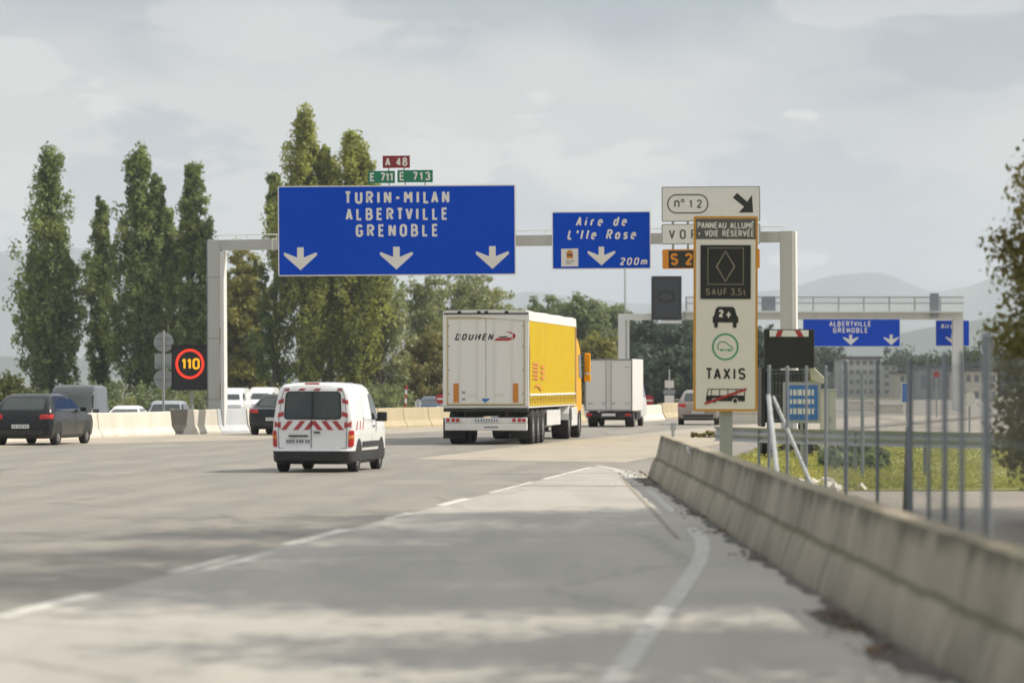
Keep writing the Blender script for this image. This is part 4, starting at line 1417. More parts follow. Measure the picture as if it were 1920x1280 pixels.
    MB().b2(-w + .02, -w + .07, 5.2, 9.0, .50, .98).build('side_guard', M['white_paint'], t, bevel=.02)
    MB().b2(.7, 1.15, 5.4, 7.6, .45, 1.0).build('pallet_box', M['wallgrey'], t, bevel=.03)
    for sx in (-1, 1):
        MB().tube((sx * .75, 9.6, .3), (sx * .75, 9.6, 1.1), .06).box((sx * .75, 9.6, .28), (.25, .25, .04)).build('landing_leg', M['chassis'], t)
    # tractor
    cabx = 1.24
    y0 = L + .10
    B = Body([(.75, y0 + .2, y0 + 2.25, cabx - .05, .12), (1.0, y0 + .05, y0 + 2.32, cabx, .14), (2.0, y0, y0 + 2.3, cabx, .16), (2.9, y0, y0 + 2.1, cabx - .02, .2), (3.2, y0 + .02, y0 + 1.8, cabx - .06, .22), (3.55, y0 + .1, y0 + 1.3, cabx - .16, .25), (3.7, y0 + .3, y0 + .9, cabx - .4, .2)], .02, .1)
    cb = B.mesh('cab', [M['cab'], M['cab']], t)
    for sx in (-1, 1):
        B.patch('side', [(y0 + 1.15, 2.0), (y0 + 2.05, 1.95), (y0 + 1.9, 2.75), (y0 + 1.15, 2.75)], M['glass'], 'door_window', cb, .008, .08, sx=sx)
        MB().box((sx * (cabx + .20), y0 + 2.1, 2.48), (.20, .16, .66)).box((sx * (cabx + .20), y0 + 2.1, 1.98), (.22, .18, .24)).build('wing_mirror', [M['cab']], t, bevel=.04)
        MB().tube((sx * cabx, y0 + 2.0, 2.8), (sx * (cabx + .2), y0 + 2.1, 2.75), .025).tube((sx * cabx, y0 + 2.0, 1.9), (sx * (cabx + .2), y0 + 2.1, 1.95), .025).build('mirror_arm', M['plastic'], t)
        # side fairing and tank skirt
        fa = MB()
        fa.box((sx * (cabx + .0), y0 - .26, 2.3), (.05, .62, 2.3))
        fa.build('side_fairing', M['cab'], t, bevel=.02)
        MB().box((sx * (cabx - .02), y0 - .2, .72), (.06, 1.7, .62)).build('tank_skirt', M['white_paint'], t, bevel=.03)
        wheel(t, sx * 1.24, 11.9, .52, .55, sx, 'rim', .52)
        wheel(t, sx * 1.22, 15.4, .52, .32, sx, 'rim', .56)
        fe = MB()
        for k in range(8):
            a0, a1 = math.pi * (k / 8) * .9 + .15, math.pi * ((k + 1) / 8) * .9 + .15
            for xx in (1,):
                p = [(sx * .75, 11.9 + .6 * math.cos(a0), .52 + .6 * math.sin(a0)), (sx * 1.27, 11.9 + .6 * math.cos(a0), .52 + .6 * math.sin(a0)),
                     (sx * 1.27, 11.9 + .6 * math.cos(a1), .52 + .6 * math.sin(a1)), (sx * .75, 11.9 + .6 * math.cos(a1), .52 + .6 * math.sin(a1))]
                q_ = [(a, 11.9 + (b_ - 11.9) * 1.04, .52 + (c_ - .52) * 1.04) for a, b_, c_ in p]
                fe.add(p + q_, [(0, 1, 2, 3), (7, 6, 5, 4), (0, 4, 5, 1), (2, 6, 7, 3), (1, 5, 6, 2), (3, 7, 4, 0)])
        fe.build('mudguard', M['white_paint'], t)
    tr = MB()
    tr.b2(-.45, .45, 10.8, y0 + .2, .65, .95).tube((-1.1, 11.9, .52), (1.1, 11.9, .52), .09)
    tr.build('tractor_frame', M['chassis'], t)
    B.patch('front', [(-1.0, 1.95), (1.0, 1.95), (.92, 2.8), (-.92, 2.8)], M['glass'], 'windscreen', t, .01, .1)
    return t


lorry()


# ---- small box truck -----------------------------------------------------------
def box_truck():
    t = empty('box_truck', G(1141, 800.5), YAW - R(1), 'small plain white box truck ahead of the yellow lorry', 'truck')
    w, L, z0, z1 = .98, 4.3, .66, 2.78
    MB().b2(-w, w, .03, L, z0, z1).build('box_body', M['boxvan'], t, bevel=.02)
    f = MB()
    f.b2(-w, -w + .05, -.01, .03, z0, z1).b2(w - .05, w, -.01, .03, z0, z1).b2(-w + .05, w - .05, -.01, .03, z1 - .06, z1).b2(-w + .05, w - .05, -.01, .03, z0, z0 + .05)
    f.build('rear_frame', M['wallgrey'], t)
    for sx in (-1, 1):
        x0, x1 = (-w + .06, -.012) if sx < 0 else (.012, w - .06)
        d = MB().b2(x0, x1, .0, .03, z0 + .06, z1 - .07).build('rear_door', M['boxvan'], t)
        h = MB()
        for z in (z0 + .3, z1 - .35):
            h.b2(sx * (w - .22) - .1, sx * (w - .22) + .1, -.02, 0, z, z + .035)
        h.b2(sx * .10 - .02, sx * .10 + .02, -.02, 0, z0 + .08, z1 - .1)
        h.b2(sx * .18 - .1, sx * .18 + .1, -.03, -.02, z0 + .30, z0 + .34)
        h.build('door_ironwork', M['galv'], d)
        wheel(t, sx * .94, 1.15, .33, .36, sx); wheel(t, sx * .92, 4.75, .33, .2, sx)
        MB().b2(sx * .8 - .12, sx * .8 + .12, .0, .05, .46, .56).build('tail_light', M['taillight'], t)
        MB().b2(sx * .72 - .16, sx * .72 + .16, 1.6, 1.62, .2, .6).build('mud_flap', M['tyre'], t)
    MB().b2(-.92, .92, .02, .12, .40, .60).build('rear_bumper', M['chassis'], t)
    MB().b2(-.28, .28, .0, .018, .45, .56).build('number_plate', M['plate'], t)
    MB().b2(-.4, -.3, .2, 5.6, .45, .62).b2(.3, .4, .2, 5.6, .45, .62).b2(-.9, .9, 1.1, 1.2, .28, .38).b2(.62, .92, 2.2, 3.8, .30, .60).build('chassis', M['chassis'], t)
    B = Body([(.35, 4.4, 6.1, .92, .1), (.9, 4.38, 6.2, .96, .12), (1.15, 4.38, 5.9, .95, .12), (1.9, 4.4, 5.4, .84, .12), (2.15, 4.45, 5.2, .75, .12), (2.2, 4.6, 5.0, .5, .1)], .01, .1)
    cb = B.mesh('cab', [M['white_paint']], t)
    for sx in (-1, 1):
        B.patch('side', [(4.7, 1.2), (5.7, 1.2), (5.35, 1.85), (4.7, 1.85)], M['glass'], 'door_window', cb, .008, .06, sx=sx)
        MB().box((sx * 1.12, 5.4, 1.45), (.2, .12, .34)).build('wing_mirror', M['plastic'], t, bevel=.03)


box_truck()

# ------------------------------------------------------------------ first gantry and its signs
DG = 135.3


def gantry():
    L0, R0 = P(405.5, 600, 138.5), P(1477, 600, 134.0)
    L0.z = R0.z = 0
    ax = (R0 - L0)
    L = ax.length
    rz = math.atan2(ax.y, ax.x)
    t = empty('sign_gantry', L0, rz, 'pale steel gantry spanning the motorway that carries the large blue sign', 'gantry')
    zb, zt = 6.58, 6.97
    t.rotation_euler.y = -R(.38)
    MB().b2(-.23, .23, -.2, .2, 0, zt).build('post', M['gantry'], t, bevel=.015)
    MB().b2(L - .21, L + .21, -.2, .2, 0, zt).build('post', M['gantry'], t, bevel=.015)
    b = MB()
    b.b2(.232, L - .212, -.17, .17, zb, zt - .01)
    b.build('beam', M['gantry'], t, bevel=.012)
    # added pale plate painting the sunlit right side of each post
    for x in (.232, L + .212):
        MB().b2(x, x + .14, -.20, .20, 0, zt - .42 if x < 5 else zt - .01).build('lit_side_plate', M['gantryw'], t, bevel=.01)
    MB().b2(-.31, -.235, -.06, .02, 0, zt - .05).build('drain_pipe', M['galvdark'], t)
    for z in (1.2, 3.4, 5.6):
        MB().b2(-.235, .235, -.206, .206, z, z + .025).build('splice_flange', M['galvdark'], t)
    # maintenance rail on top of the beam
    r = MB()
    r.tube((.0, 0, zt + .16), (L, 0, zt + .16), .022, .022, 6)
    x = 0.1
    while x < L:
        r.tube((x, 0, zt - .01), (x, 0, zt + .16), .018, .018, 6)
        x += 1.1
    r.build('safety_line', M['gantryw'], t)
    pl = MB()
    for x in (2.2, 5.0, 11.0, 13.0, 15.6, 18.4):
        pl.b2(x - .03, x + .03, -.185, .185, zb - .02, zt + .01)
    pl.build('stiffener', M['gantryw'], t)
    for (x, z) in ((.232, 3.2), (.232, 1.2)):
        MB().b2(x - .02, x + .004, -.206, -.198, z, z + .6).build('rust_streak', M['rust'], t)
    for x in (0, L):
        MB().b2(x - .4, x + .4, -.35, .35, 0, .05).build('base_plate', M['galvdark'], t)
    return t


gantry()
ROLL = R(-.38)


def down_arrow(s, cx, cy, k, m, name='arrow', sc=1.0):
    """fat motorway lane arrow; cx,cy = centre, k = half width in photo pixels"""
    q = k / 105
    pts = [(-21, -74), (21, -74), (21, -8), (98, -40), (106, -36), (104, -22), (0, 74), (-104, -22), (-106, -36), (-98, -40), (-21, -8)]
    return s.poly([(cx + a * q, cy + b * q * sc) for a, b in pts], m, name)


s = Sign('direction_sign', 521, 347.5, 967, 516.5, DG, 'large blue overhead sign reading TURIN-MILAN ALBERTVILLE GRENOBLE with three down arrows', roll=ROLL)
s.panel(M['blue'], M['letters'], 2.2, .09, .05)
s.txt('TURIN-MILAN', 646, 843, 382, 358, M['letters'], .195, wk=.84)
s.txt('ALBERTVILLE', 648, 840, 413, 389.5, M['letters'], .195, wk=.84)
s.txt('GRENOBLE', 667, 822, 444, 420, M['letters'], .195, wk=.84)
for cx in (563, 743, 923):
    down_arrow(s, cx, 484, 31, M['letters'], sc=.98)
for x in (560, 700, 840, 935):
    MB().b2(s.X(x) - .05, s.X(x) + .05, .095, .16, s.Z(508), s.Z(355)).build('support_rail', M['galv'], s.root)

s = Sign('service_area_sign', 1035, 396.5, 1220, 504.5, 134.4, 'blue overhead sign reading Aire de L\'Ile Rose 200m with one down arrow', roll=ROLL)
s.panel(M['blue'], M['letters'], 1.8, .09, .04)
s.txt('Aire de', 1079, 1174, 424, 405.5, M['letters'], .185, .22, wk=.84)
s.txt("L'Ile Rose", 1063, 1191, 449, 430, M['letters'], .185, .22, wk=.84)
s.txt('200m', 1161, 1212, 497.5, 483, M['letters'], .19, .22)
down_arrow(s, 1127.5, 480, 26, M['letters'], sc=.96)
s.poly([(1052, 466), (1084, 465.5), (1084, 499), (1052, 499.5)], M['signwhite'], 'pictogram_field')
s.poly([(1062, 472), (1064, 472), (1064, 469), (1072, 469), (1072, 473), (1074, 473), (1074, 484), (1062, 484)], M['marker'], 'pictogram', -.017)
s.poly([(1063, 476), (1073, 476), (1073, 479), (1063, 479)], M['logodark'], 'pictogram', -.024)
for a in ((1061, 488, 1067, 490), (1069, 488, 1076, 490), (1061, 492, 1071, 494)):
    s.poly([(a[0], a[1]), (a[2], a[1]), (a[2], a[3]), (a[0], a[3])], M['wallgrey'], 'pictogram_text', -.017)
for x in (1070, 1190):
    MB().b2(s.X(x) - .05, s.X(x) + .05, .095, .16, s.Z(500), s.Z(402)).build('support_rail', M['galv'], s.root)

# route number plates on thin stems over the blue sign
for (x0, y0, x1, y1, tx, m, nm, lb, tx0, tx1) in (
        (717.5, 292, 768.5, 315, 'A 48', 'darkred', 'route_plate', 'small dark red plate reading A 48 above the green plates', 722, 764),
        (690, 320.5, 740.5, 343.5, 'E 711', 'green', 'route_plate', 'small green plate reading E 711, left of its wider green neighbour', 693.5, 737),
        (745, 319, 811.5, 342, 'E 713', 'green', 'route_plate', 'wide green plate reading E 713, under the right half of the red plate', 749, 807)):
    s = Sign(nm, x0, y0, x1, y1, DG - .02, lb, group='route number plates above the blue sign', roll=ROLL)
    s.panel(M[m], None, 0, .04, .02)
    s.txt(tx, tx0, tx1, (y1 + y0) / 2 + 8.2, (y1 + y0) / 2 - 8.2, M['letters'], .19)
    st = MB()
    for fx in (.22, .78):
        xx = -s.w / 2 + s.w * fx
        st.b2(xx - .02, xx + .02, .0415, .07, -s.h / 2 - (.10 if m == 'green' else .12), s.h / 2 - .05)
    st.build('stem', M['galvdark'], s.root)

# exit sign stack
s = Sign('exit_sign', 1240.5, 349.5, 1425.5, 415.5, 133.0, 'white overhead sign with n° 12 in an oval and a black diagonal arrow', roll=ROLL)
s.panel(M['signwhite'], M['galv'], 2.2, .07, .05)
mb = MB()
mb.ribbon([(s.X(a), s.Z(b)) for a, b in rrect(1252, 365, 1327, 399, 16.5, 7)], 2.4 * s.k, -.016, -.010, True)
mb.build('oval_border', M['panelgrey'], s.root)
s.txt('n', 1264, 1274, 389, 374 - 5, M['panelgrey'], .15)
mb = MB()
mb.ribbon([(s.X(1280 + 2.6 * math.cos(a)), s.Z(376 + 2.6 * math.sin(a))) for a in [2 * math.pi * i / 12 for i in range(12)]], 1.8 * s.k, -.016, -.010, True)
mb.build('degree_mark', M['panelgrey'], s.root)
s.txt('12', 1292, 1316, 390, 374, M['panelgrey'], .17)
s.poly([(1374, 371), (1382, 362), (1401, 379), (1410, 366), (1412, 399), (1385, 399), (1395, 388)], M['black'], 'arrow')
s = Sign('exit_name_sign', 1240.5, 419.5, 1425.5, 458, 133.0, 'white overhead sign starting VOR, partly hidden by the tall lane-rules panel', roll=ROLL)
s.panel(M['signwhite'], M['galv'], 2.2, .07, .05)
s.txt('VOREPPE', 1254, 1388, 448, 430, M['panelgrey'], .17)
for x in (1262, 1290, 1400):
    MB().b2(s.X(x) - .04, s.X(x) + .04, .072, .13, s.Z(470), s.Z(360)).build('support_rail', M['galv'], s.root)
s = Sign('closure_sign', 1242, 467, 1424.5, 503.5, 133.0, 'orange sign with dark field and the letters S 2, under the white exit signs', roll=ROLL)
s.panel(M['orange_sign'], None, 2, .07, .05)
s.poly([(1253.5, 469.5), (1398, 469), (1398, 501), (1253.5, 502)], M['black'], 'dark_field', -.0095, .004)
s.txt('S', 1257, 1272, 497, 474, M['orange_sign'], .2, y=-.015)
s.txt('2', 1284, 1299, 497, 474, M['orange_sign'], .2, y=-.015)


# ------------------------------------------------------------------ tall roadside panel with lane rules
DT = 78.0
tp = Sign('lane_rules_panel', 1300.5, 405.5, 1420.5, 771, DT, 'tall white panel with orange edge, car and bus pictograms and the word TAXIS', roll=R(.15))
s = tp
w, h = s.w / 2, s.h / 2
MB().prism(rrect(-w, -h, w, h, .025), -.002, .12).build('border', M['orange_edge'], s.root)
b = 4.3 * s.k
MB().prism(rrect(-w + b, -h + b, w - b, h - b, .02), -.009, -.001).build('panel', M['signcream'], s.root)
s.poly([(1304.6, 410), (1416.4, 410), (1416.4, 448.5), (1304.6, 448.5)], M['panelgrey'], 'header_field', -.0095, .004)
s.txt('PANNEAU ALLUMÉ', 1307, 1414, 428.5, 416.5, M['letters'], .17, y=-.014)
s.txt('=', 1308.5, 1313.5, 443, 433, M['letters'], .2, y=-.014)
s.txt('VOIE RÉSERVÉE', 1321, 1414, 443.5, 431.5, M['letters'], .17, y=-.014)
bx = [(1313, 459.5), (1407.5, 459.5), (1407.5, 560.5), (1313, 560.5)]
s.poly(bx, M['black'], 'display_field', -.0095, .012)
mb = MB()
mb.ribbon([(s.X(a), s.Z(b_)) for a, b_ in ((1327, 465), (1393.5, 465), (1393.5, 533), (1327, 533))], 1.7 * s.k, -.028, -.0225, True)
mb.ribbon([(s.X(a), s.Z(b_)) for a, b_ in ((1360, 471), (1377, 499.5), (1360, 527.5), (1343.3, 499.5))], 2.6 * s.k, -.028, -.0225, True)
mb.build('diamond_symbol', M['dimled'], s.root)
s.txt('SAUF', 1323, 1363.5, 553.5, 540.5, M['dimled'], .17, y=-.0225)
s.txt('3,5', 1369.5, 1391, 553.5, 540.5, M['dimled'], .17, y=-.0225)
s.txt('t', 1393, 1398.5, 553.5, 541, M['dimled'], .17, y=-.0225)
# car seen from behind, with 2+
s.poly([(1346, 575), (1374, 575), (1378, 579), (1381, 591), (1384, 594), (1384.5, 604), (1381, 606.5), (1381, 613), (1379.5, 614.5), (1375.5, 614.5), (1374, 613), (1374, 604.5), (1346, 604.5), (1346, 613), (1344.5, 614.5), (1340.5, 614.5), (1339, 613), (1339, 606.5), (1336, 604), (1336.5, 594), (1339, 591), (1342, 579)], M['black'], 'car_pictogram')
s.txt('2', 1347, 1357, 594.5, 580.5, M['signcream'], .24, y=-.0165)
s.txt('+', 1360.5, 1374.5, 598, 579, M['signcream'], .15, y=-.0165)
mb = MB()
mb.ribbon([(s.X(1360 + 23.3 * math.cos(a)), s.Z(650 + 23.8 * math.sin(a))) for a in [2 * math.pi * i / 40 for i in range(40)]], 3.2 * s.k, -.016, -.010, True)
mb.ribbon([(s.X(a), s.Z(b_)) for a, b_ in ((1347.5, 656), (1346, 652), (1346, 646), (1350, 641), (1355, 640.5), (1361, 642), (1367, 647), (1373, 651), (1374, 654), (1371, 657), (1368, 657.5))], 1.7 * s.k, -.0162, -.0102)
mb.ribbon([(s.X(a), s.Z(b_)) for a, b_ in ((1352, 656), (1367, 656))], 1.6 * s.k, -.0158, -.0098)
for x in (1352.5, 1367):
    mb.disc(s.X(x), s.Z(656), 2.4 * s.k, -.0175, -.0099, 12)
mb.build('eco_car_emblem', M['elgreen'], s.root)
s.txt('TAXIS', 1323, 1398, 711.5, 689.5, M['black'], .17)
# bus pictogram struck through
mb = MB()
mb.prism([(s.X(a), s.Z(b_)) for a, b_ in ((1325, 741), (1397, 741), (1397, 752), (1324, 752), (1324, 744))], -.0152, -.010)
mb.ribbon([(s.X(a), s.Z(b_)) for a, b_ in ((1325.5, 741), (1328, 729.5), (1397, 729.5))], 1.7 * s.k, -.0158, -.0102)
for x in (1334, 1349.5, 1365, 1380.5, 1396.3):
    mb.ribbon([(s.X(x), s.Z(729)), (s.X(x), s.Z(742))], 1.4 * s.k, -.0165, -.0101)
mb.build('bus_pictogram', M['black'], s.root)
for x in (1340, 1378.5):
    mb = MB(); mb.disc(s.X(x), s.Z(751.5), 5.6 * s.k, -.0195, -.0185, 20); mb.build('wheel_gap', M['signcream'], s.root)
    mb = MB(); mb.disc(s.X(x), s.Z(751), 4.0 * s.k, -.0225, -.0205, 20); mb.build('bus_wheel', M['black'], s.root)
mb = MB(); mb.ribbon([(s.X(1321.5), s.Z(756.5)), (s.X(1399.5), s.Z(729))], 4.4 * s.k, -.028, -.0235); mb.build('strike_bar', M['red'], s.root)
gz = -s.root.location.z
po = MB()
for dx in (-.045, .085):
    po.b2(dx - .035, dx + .035, .122, .20, gz, h - .1)
po.b2(-.11, .15, .10, .13, gz, -h + .0)
po.build('post', M['galv'], s.root)
cl = MB()
for z in (-h + .2, -.6, .6, h - .3):
    cl.b2(-w * .9, w * .9, .1215, .16, z - .03, z + .03)
cl.build('fixing_rail', M['galvdark'], s.root)
MB().b2(-.3, .35, 0, .45, gz - .1, gz + .15).build('footing', M['concrete_dark'], s.root)

# ------------------------------------------------------------------ lit speed display, backs of signs
s = Sign('speed_display', 321.5, 647.5, 388.5, 731, 139.0, 'black speed display lit with 110 in amber inside a red ring', 'display')
w, h = s.w / 2, s.h / 2
MB().prism(rrect(-w, -h, w, h, .03), -.01, .28).build('housing', M['vms'], s.root, bevel=.01)
mb = MB()
mb.ribbon([(s.X(356 + 24.6 * math.cos(a)), s.Z(682 + 25.8 * math.sin(a))) for a in [2 * math.pi * i / 44 for i in range(44)]], 5.0 * s.k, -.02, -.011, True)
mb.build('red_ring', M['ledred'], s.root)
mb = MB()
text(mb, '1', s.X(340.5), s.X(347.5), s.Z(692.5), 21.5 * s.k, .19, -.011, .008)
text(mb, '1', s.X(350.5), s.X(357.5), s.Z(692.5), 21.5 * s.k, .19, -.011, .008)
text(mb, '0', s.X(361), s.X(373), s.Z(692.5), 21.5 * s.k, .19, -.011, .008, wk=.85)
mb.build('amber_digits', M['ledyel'], s.root)
gz = -s.root.location.z
MB().tube((.08, .12, gz), (.08, .12, -h), .06).build('post', M['galv'], s.root)
MB().b2(-w - .01, w + .01, -.10, .28, h - .0, h + .03).build('visor', M['vms'], s.root)

t = empty('sign_post', P(306.5, 812, 141) * 1, 0, 'pole with grey backs of two round signs, left of the 110 display', 'sign')
t.location.z = 0
t0 = P(306.5, 641, 141); k = 141 / F
MB().tube((0, -.03, 0), (0, -.03, t0.z + .42), .045).build('pole', M['galv'], t)
MB().disc(0, t0.z, 18.5 * k, .02, .04).build('round_sign', M['galv'], t)
MB().disc(0, P(306, 711, 141).z, 18.5 * k, .02, .04).build('round_sign', M['galv'], t)
z = P(306, 672, 141).z
MB().b2(-17 * k, 17 * k, .02, .04, z - 9 * k, z + 9.5 * k).build('square_sign', M['galv'], t)
z = P(306, 686.5, 141).z
MB().b2(-17 * k, 17 * k, .022, .042, z - 4.6 * k, z + 4.8 * k).build('square_sign', M['galv'], t)
for zz in (t0.z + .12, t0.z - .14, z, P(306, 711, 141).z):
    MB().b2(-.3, .3, -.005, .018, zz - .02, zz + .02).build('bracket', M['galvdark'], t)


def noentry(px, py, rp, D, label):
    q = P(px, py, D)
    t = empty('no_entry_sign', (q.x, q.y, GZ), 0, label, 'sign', 'round no-entry signs')
    r = rp * D / F
    zz = q.z - GZ
    MB().tube((0, .05, 0), (0, .05, zz + r * .6), .04).build('pole', M['galv'], t)
    MB().disc(0, zz, r, -.01, .01).build('disc', M['red'], t)
    MB().b2(-r * .72, r * .72, -.018, -.011, zz - r * .17, zz + r * .17).build('white_bar', M['letters'], t)


noentry(826, 747.5, 9.3, 190, 'red round no-entry sign just left of the yellow lorry')
noentry(1216.5, 750.5, 9.8, 200, 'red round no-entry sign right of the white box truck')
q = P(784, 757, 185)
t = empty('round_sign', (q.x, q.y, GZ), 0, 'white round sign back on a thin pole above the tan barrier', 'sign')
MB().disc(0, q.z - GZ, 6.2 * 185 / F, .02, .04, r2=9 * 185 / F).build('disc', M['signwhite'], t)
MB().tube((0, -.02, 0), (0, -.02, q.z - GZ + .2), .035).build('pole', M['galvdark'], t)
q = P(804, 750, 300)
t = empty('ticket_cabin', (q.x, q.y, GZ), 0, 'small white cabin behind the tan barrier', 'cabin')
MB().b2(-.42, .42, 0, 1.2, 0, q.z - GZ + .25).build('wall', M['wallpale'], t)
MB().b2(-.5, .5, -.1, 1.3, q.z - GZ + .252, q.z - GZ + .36).build('roof', M['rust'], t)
# red and white marker pole
q = P(759, 735, 240)
t = empty('marker_pole', (q.x, q.y, GZ), R(0), 'thin red and white striped pole beyond the tan barrier', 'pole')
zt = P(759, 722, 240).z - GZ
for i in range(8):
    MB().tube((.012 * i, 0, zt * i / 8), (.012 * i, 0, zt * (i + 1) / 8), .06).build('stripe', M['red'] if i % 2 else M['hatch_white'], t)
# board stack far between box truck and panel
q = P(1255, 745, 260)
t = empty('lane_board', (q.x, q.y, GZ), 0, 'stack of pale and grey boards on a pole by the far barrier', 'sign')
k = 260 / F
MB().tube((0, .06, 0), (0, .06, P(1255, 692, 260).z - GZ), .05).build('pole', M['galv'], t)
for y0, y1, hw, m in ((713, 727, 8.5, 'signcream'), (730, 739, 11, 'wallgrey'), (741, 757, 9, 'signcream')):
    MB().b2(-hw * k, hw * k, -.03, .03, P(0, y1, 260).z - GZ, P(0, y0, 260).z - GZ).build('board', M[m], t)
# far streetlight mast
q = P(1172, 640, 300)
t = empty('light_mast', (q.x, q.y, GZ), 0, 'thin tall mast rising behind the service-area sign', 'mast')
MB().tube((0, 0, 0), (0, 0, P(1172, 470, 300).z - GZ), .09, .05).build('pole', M['galv'], t)
MB().b2(-.5, .5, -.1, .1, P(1172, 470, 300).z - GZ, P(1172, 468, 300).z - GZ).build('lamp_head', M['galv'], t)

# ------------------------------------------------------------------ second gantry, further on
D2 = 250.0


def gantry2():
    k = D2 / F
    a, b = P(1168, 760, D2), P(1797, 760, D2)
    t = empty('sign_gantry', (a.x, D2, 0), 0, 'distant white gantry with a railed walkway and small blue signs', 'gantry')
    L = b.x - a.x
    zb, zt = P(0, 600, D2).z, P(0, 588, D2).z
    zb2, zt2 = P(0, 599, D2).z, P(0, 583, D2).z
    lg = MB()
    lg.b2(-9 * k, 4 * k, -.3, .1, 0, zt).b2(7 * k, 12 * k, -.2, .1, 0, zt - .02)
    lg.build('post', M['gantryw'], t)
    MB().b2(L - 11 * k, L + 8 * k, -.4, .4, 0, zt2).build('post', M['gantryw'], t)
    MB().b2(4.1 * k, 118 * k, -.25, .25, zb, zt - .005).build('beam', M['gantryw'], t)
    MB().b2(118 * k, L - 11.1 * k, -.4, .4, zb2, zt2 - .01).build('beam', M['gantryw'], t)
    zr = P(0, 556, D2).z
    r = MB()
    x = 118 * k
    while x < L + .3:
        r.b2(x - .05, x + .05, -.55, -.47, zt2, zr)
        x += 47.5 * k
    for z in (zr - .08, (zr + zt2) / 2):
        r.b2(118 * k, L + .3, -.56, -.50, z, z + .07)
    r.build('railing', M['galv'], t)
    r = MB()
    for i in range(110):
        x = 118 * k + (L + .2 - 118 * k) * i / 109
        r.b2(x - .012, x + .012, -.53, -.51, zt2, zr - .08)
    for i in range(9):
        z = zt2 + (zr - zt2) * i / 9
        r.b2(118 * k, L + .2, -.528, -.512, z, z + .024)
    r.build('walkway_mesh', M['gantryw'], t)
    MB().b2(118 * k, L + .2, -1.0, -.41, zt2 - .12, zt2 - .04).build('walkway', M['gantryw'], t)
    MB().b2(P(1741, 0, D2).x - a.x, P(1757, 0, D2).x - a.x, -.8, -.57, zt2 - .4, zr + .2).build('control_box', M['galvdark'], t)
    MB().b2(P(1428, 0, D2).x - a.x, P(1452, 0, D2).x - a.x, -.8, -.57, zt2, zr + .0).build('control_box', M['galvdark'], t)


gantry2()
s = Sign('direction_sign', 1505, 597.5, 1688, 650, D2 - 1.2, 'distant blue sign with two white down arrows under the second gantry')
s.panel(M['blue'], M['letters'], 1, .1, .04)
s.txt('ALBERTVILLE', 1555, 1633, 612, 602, M['letters'], .2)
s.txt('GRENOBLE', 1562, 1627, 624, 614, M['letters'], .2)
down_arrow(s, 1595, 637, 14, M['letters'], sc=1)
down_arrow(s, 1671, 637, 14, M['letters'], sc=1)
s = Sign('direction_sign', 1754, 600, 1818, 649, D2 + 1, 'small distant blue sign behind the right leg of the far gantry')
s.panel(M['blue'], M['letters'], 1, .1, .04)
s.txt('Aire', 1764, 1788, 616, 606, M['letters'], .2)
down_arrow(s, 1786, 636, 13, M['letters'], sc=1)
s = Sign('matrix_sign', 1221.5, 517.5, 1278, 600, D2 - 1.0, 'dark unlit matrix sign with a faint oval, left of the tall panel', 'display')
s.panel(M['vms'], None, 0, .4, .05, 'housing')
s.poly([(1227, 523), (1272.5, 523), (1272.5, 594), (1227, 594)], M['vmsdim'], 'display_field')
mb = MB()
mb.ribbon([(s.X(1249 + 15 * math.cos(a)), s.Z(556 + 10 * math.sin(a))) for a in [2 * math.pi * i / 30 for i in range(30)]], 4.5 * s.k, -.03, -.016, True)
mb.build('faint_symbol', M['chassis'], s.root)
MB().b2(s.X(1240), s.X(1278), -.05, .4, s.Z(606), s.Z(600.5)).build('mount', M['gantryw'], s.root)

# ------------------------------------------------------------------ signalling trailer, info sign, cabin, guard rail, fence
D3 = 92.0
k = D3 / F
q = P(1480, 700, D3)
t = empty('signal_trailer', (q.x, D3, 0), 0, 'black arrow board trailer with a red and white strip on top, beyond the fence', 'trailer')
zt, zm, zb = P(0, 617, D3).z, P(0, 690, D3).z, P(0, 800, D3).z
MB().b2(-47 * k, 47 * k, 0, .18, zm, zt).build('arrow_board', M['black'], t, bevel=.02)
MB().b2(-37 * k, 36 * k, -.03, -.005, zt - 14 * k, zt - 2 * k).build('reflective_strip', M['hatch_white'], t)
mb = MB()
mb.prism([(-26 * k, zt - 13.8 * k), (-16 * k, zt - 13.8 * k), (-12 * k, zt - 2.2 * k), (-22 * k, zt - 2.2 * k)], -.04, -.031)
mb.prism([(27 * k, zt - 13.8 * k), (16 * k, zt - 13.8 * k), (10 * k, zt - 2.2 * k), (20 * k, zt - 2.2 * k)], -.04, -.031)
mb.build('red_stripes', M['hatch_red'], t)
MB().b2(-44 * k, 30 * k, .2, 1.7, zb + .1, zm - 4 * k).b2(-52 * k, -44.2 * k, .1, 1.6, zb, zm + 1 * k).build('trailer_body', M['black'], t, bevel=.03)
MB().b2(-.5, -.35, .3, .6, 0, zb + .1).b2(.25, .4, .3, .6, 0, zb + .1).build('leg', M['chassis'], t)
MB().prism([(38 * k, zm + 6 * k), (46 * k, zm + 4 * k), (74 * k, zm - 24 * k), (64 * k, zm - 30 * k), (42 * k, zm - 22 * k)], .3, 1.6).build('sloped_hood', M['cabin_cream'], t, bevel=.02)
for sx in (-1, 1):
    wheel(t, sx * .62, .9, .30, .18, sx)
q = P(1503, 755, 84)
s = Sign('information_sign', 1468, 716, 1539, 793, 84, 'blue information board in a grey frame with three rows of white text')
s.panel(M['galv'], None, 0, .04, .03, 'frame')
s.poly([(1473, 722), (1533.5, 722), (1533.5, 787), (1473, 787)], M['infoblue'], 'panel')
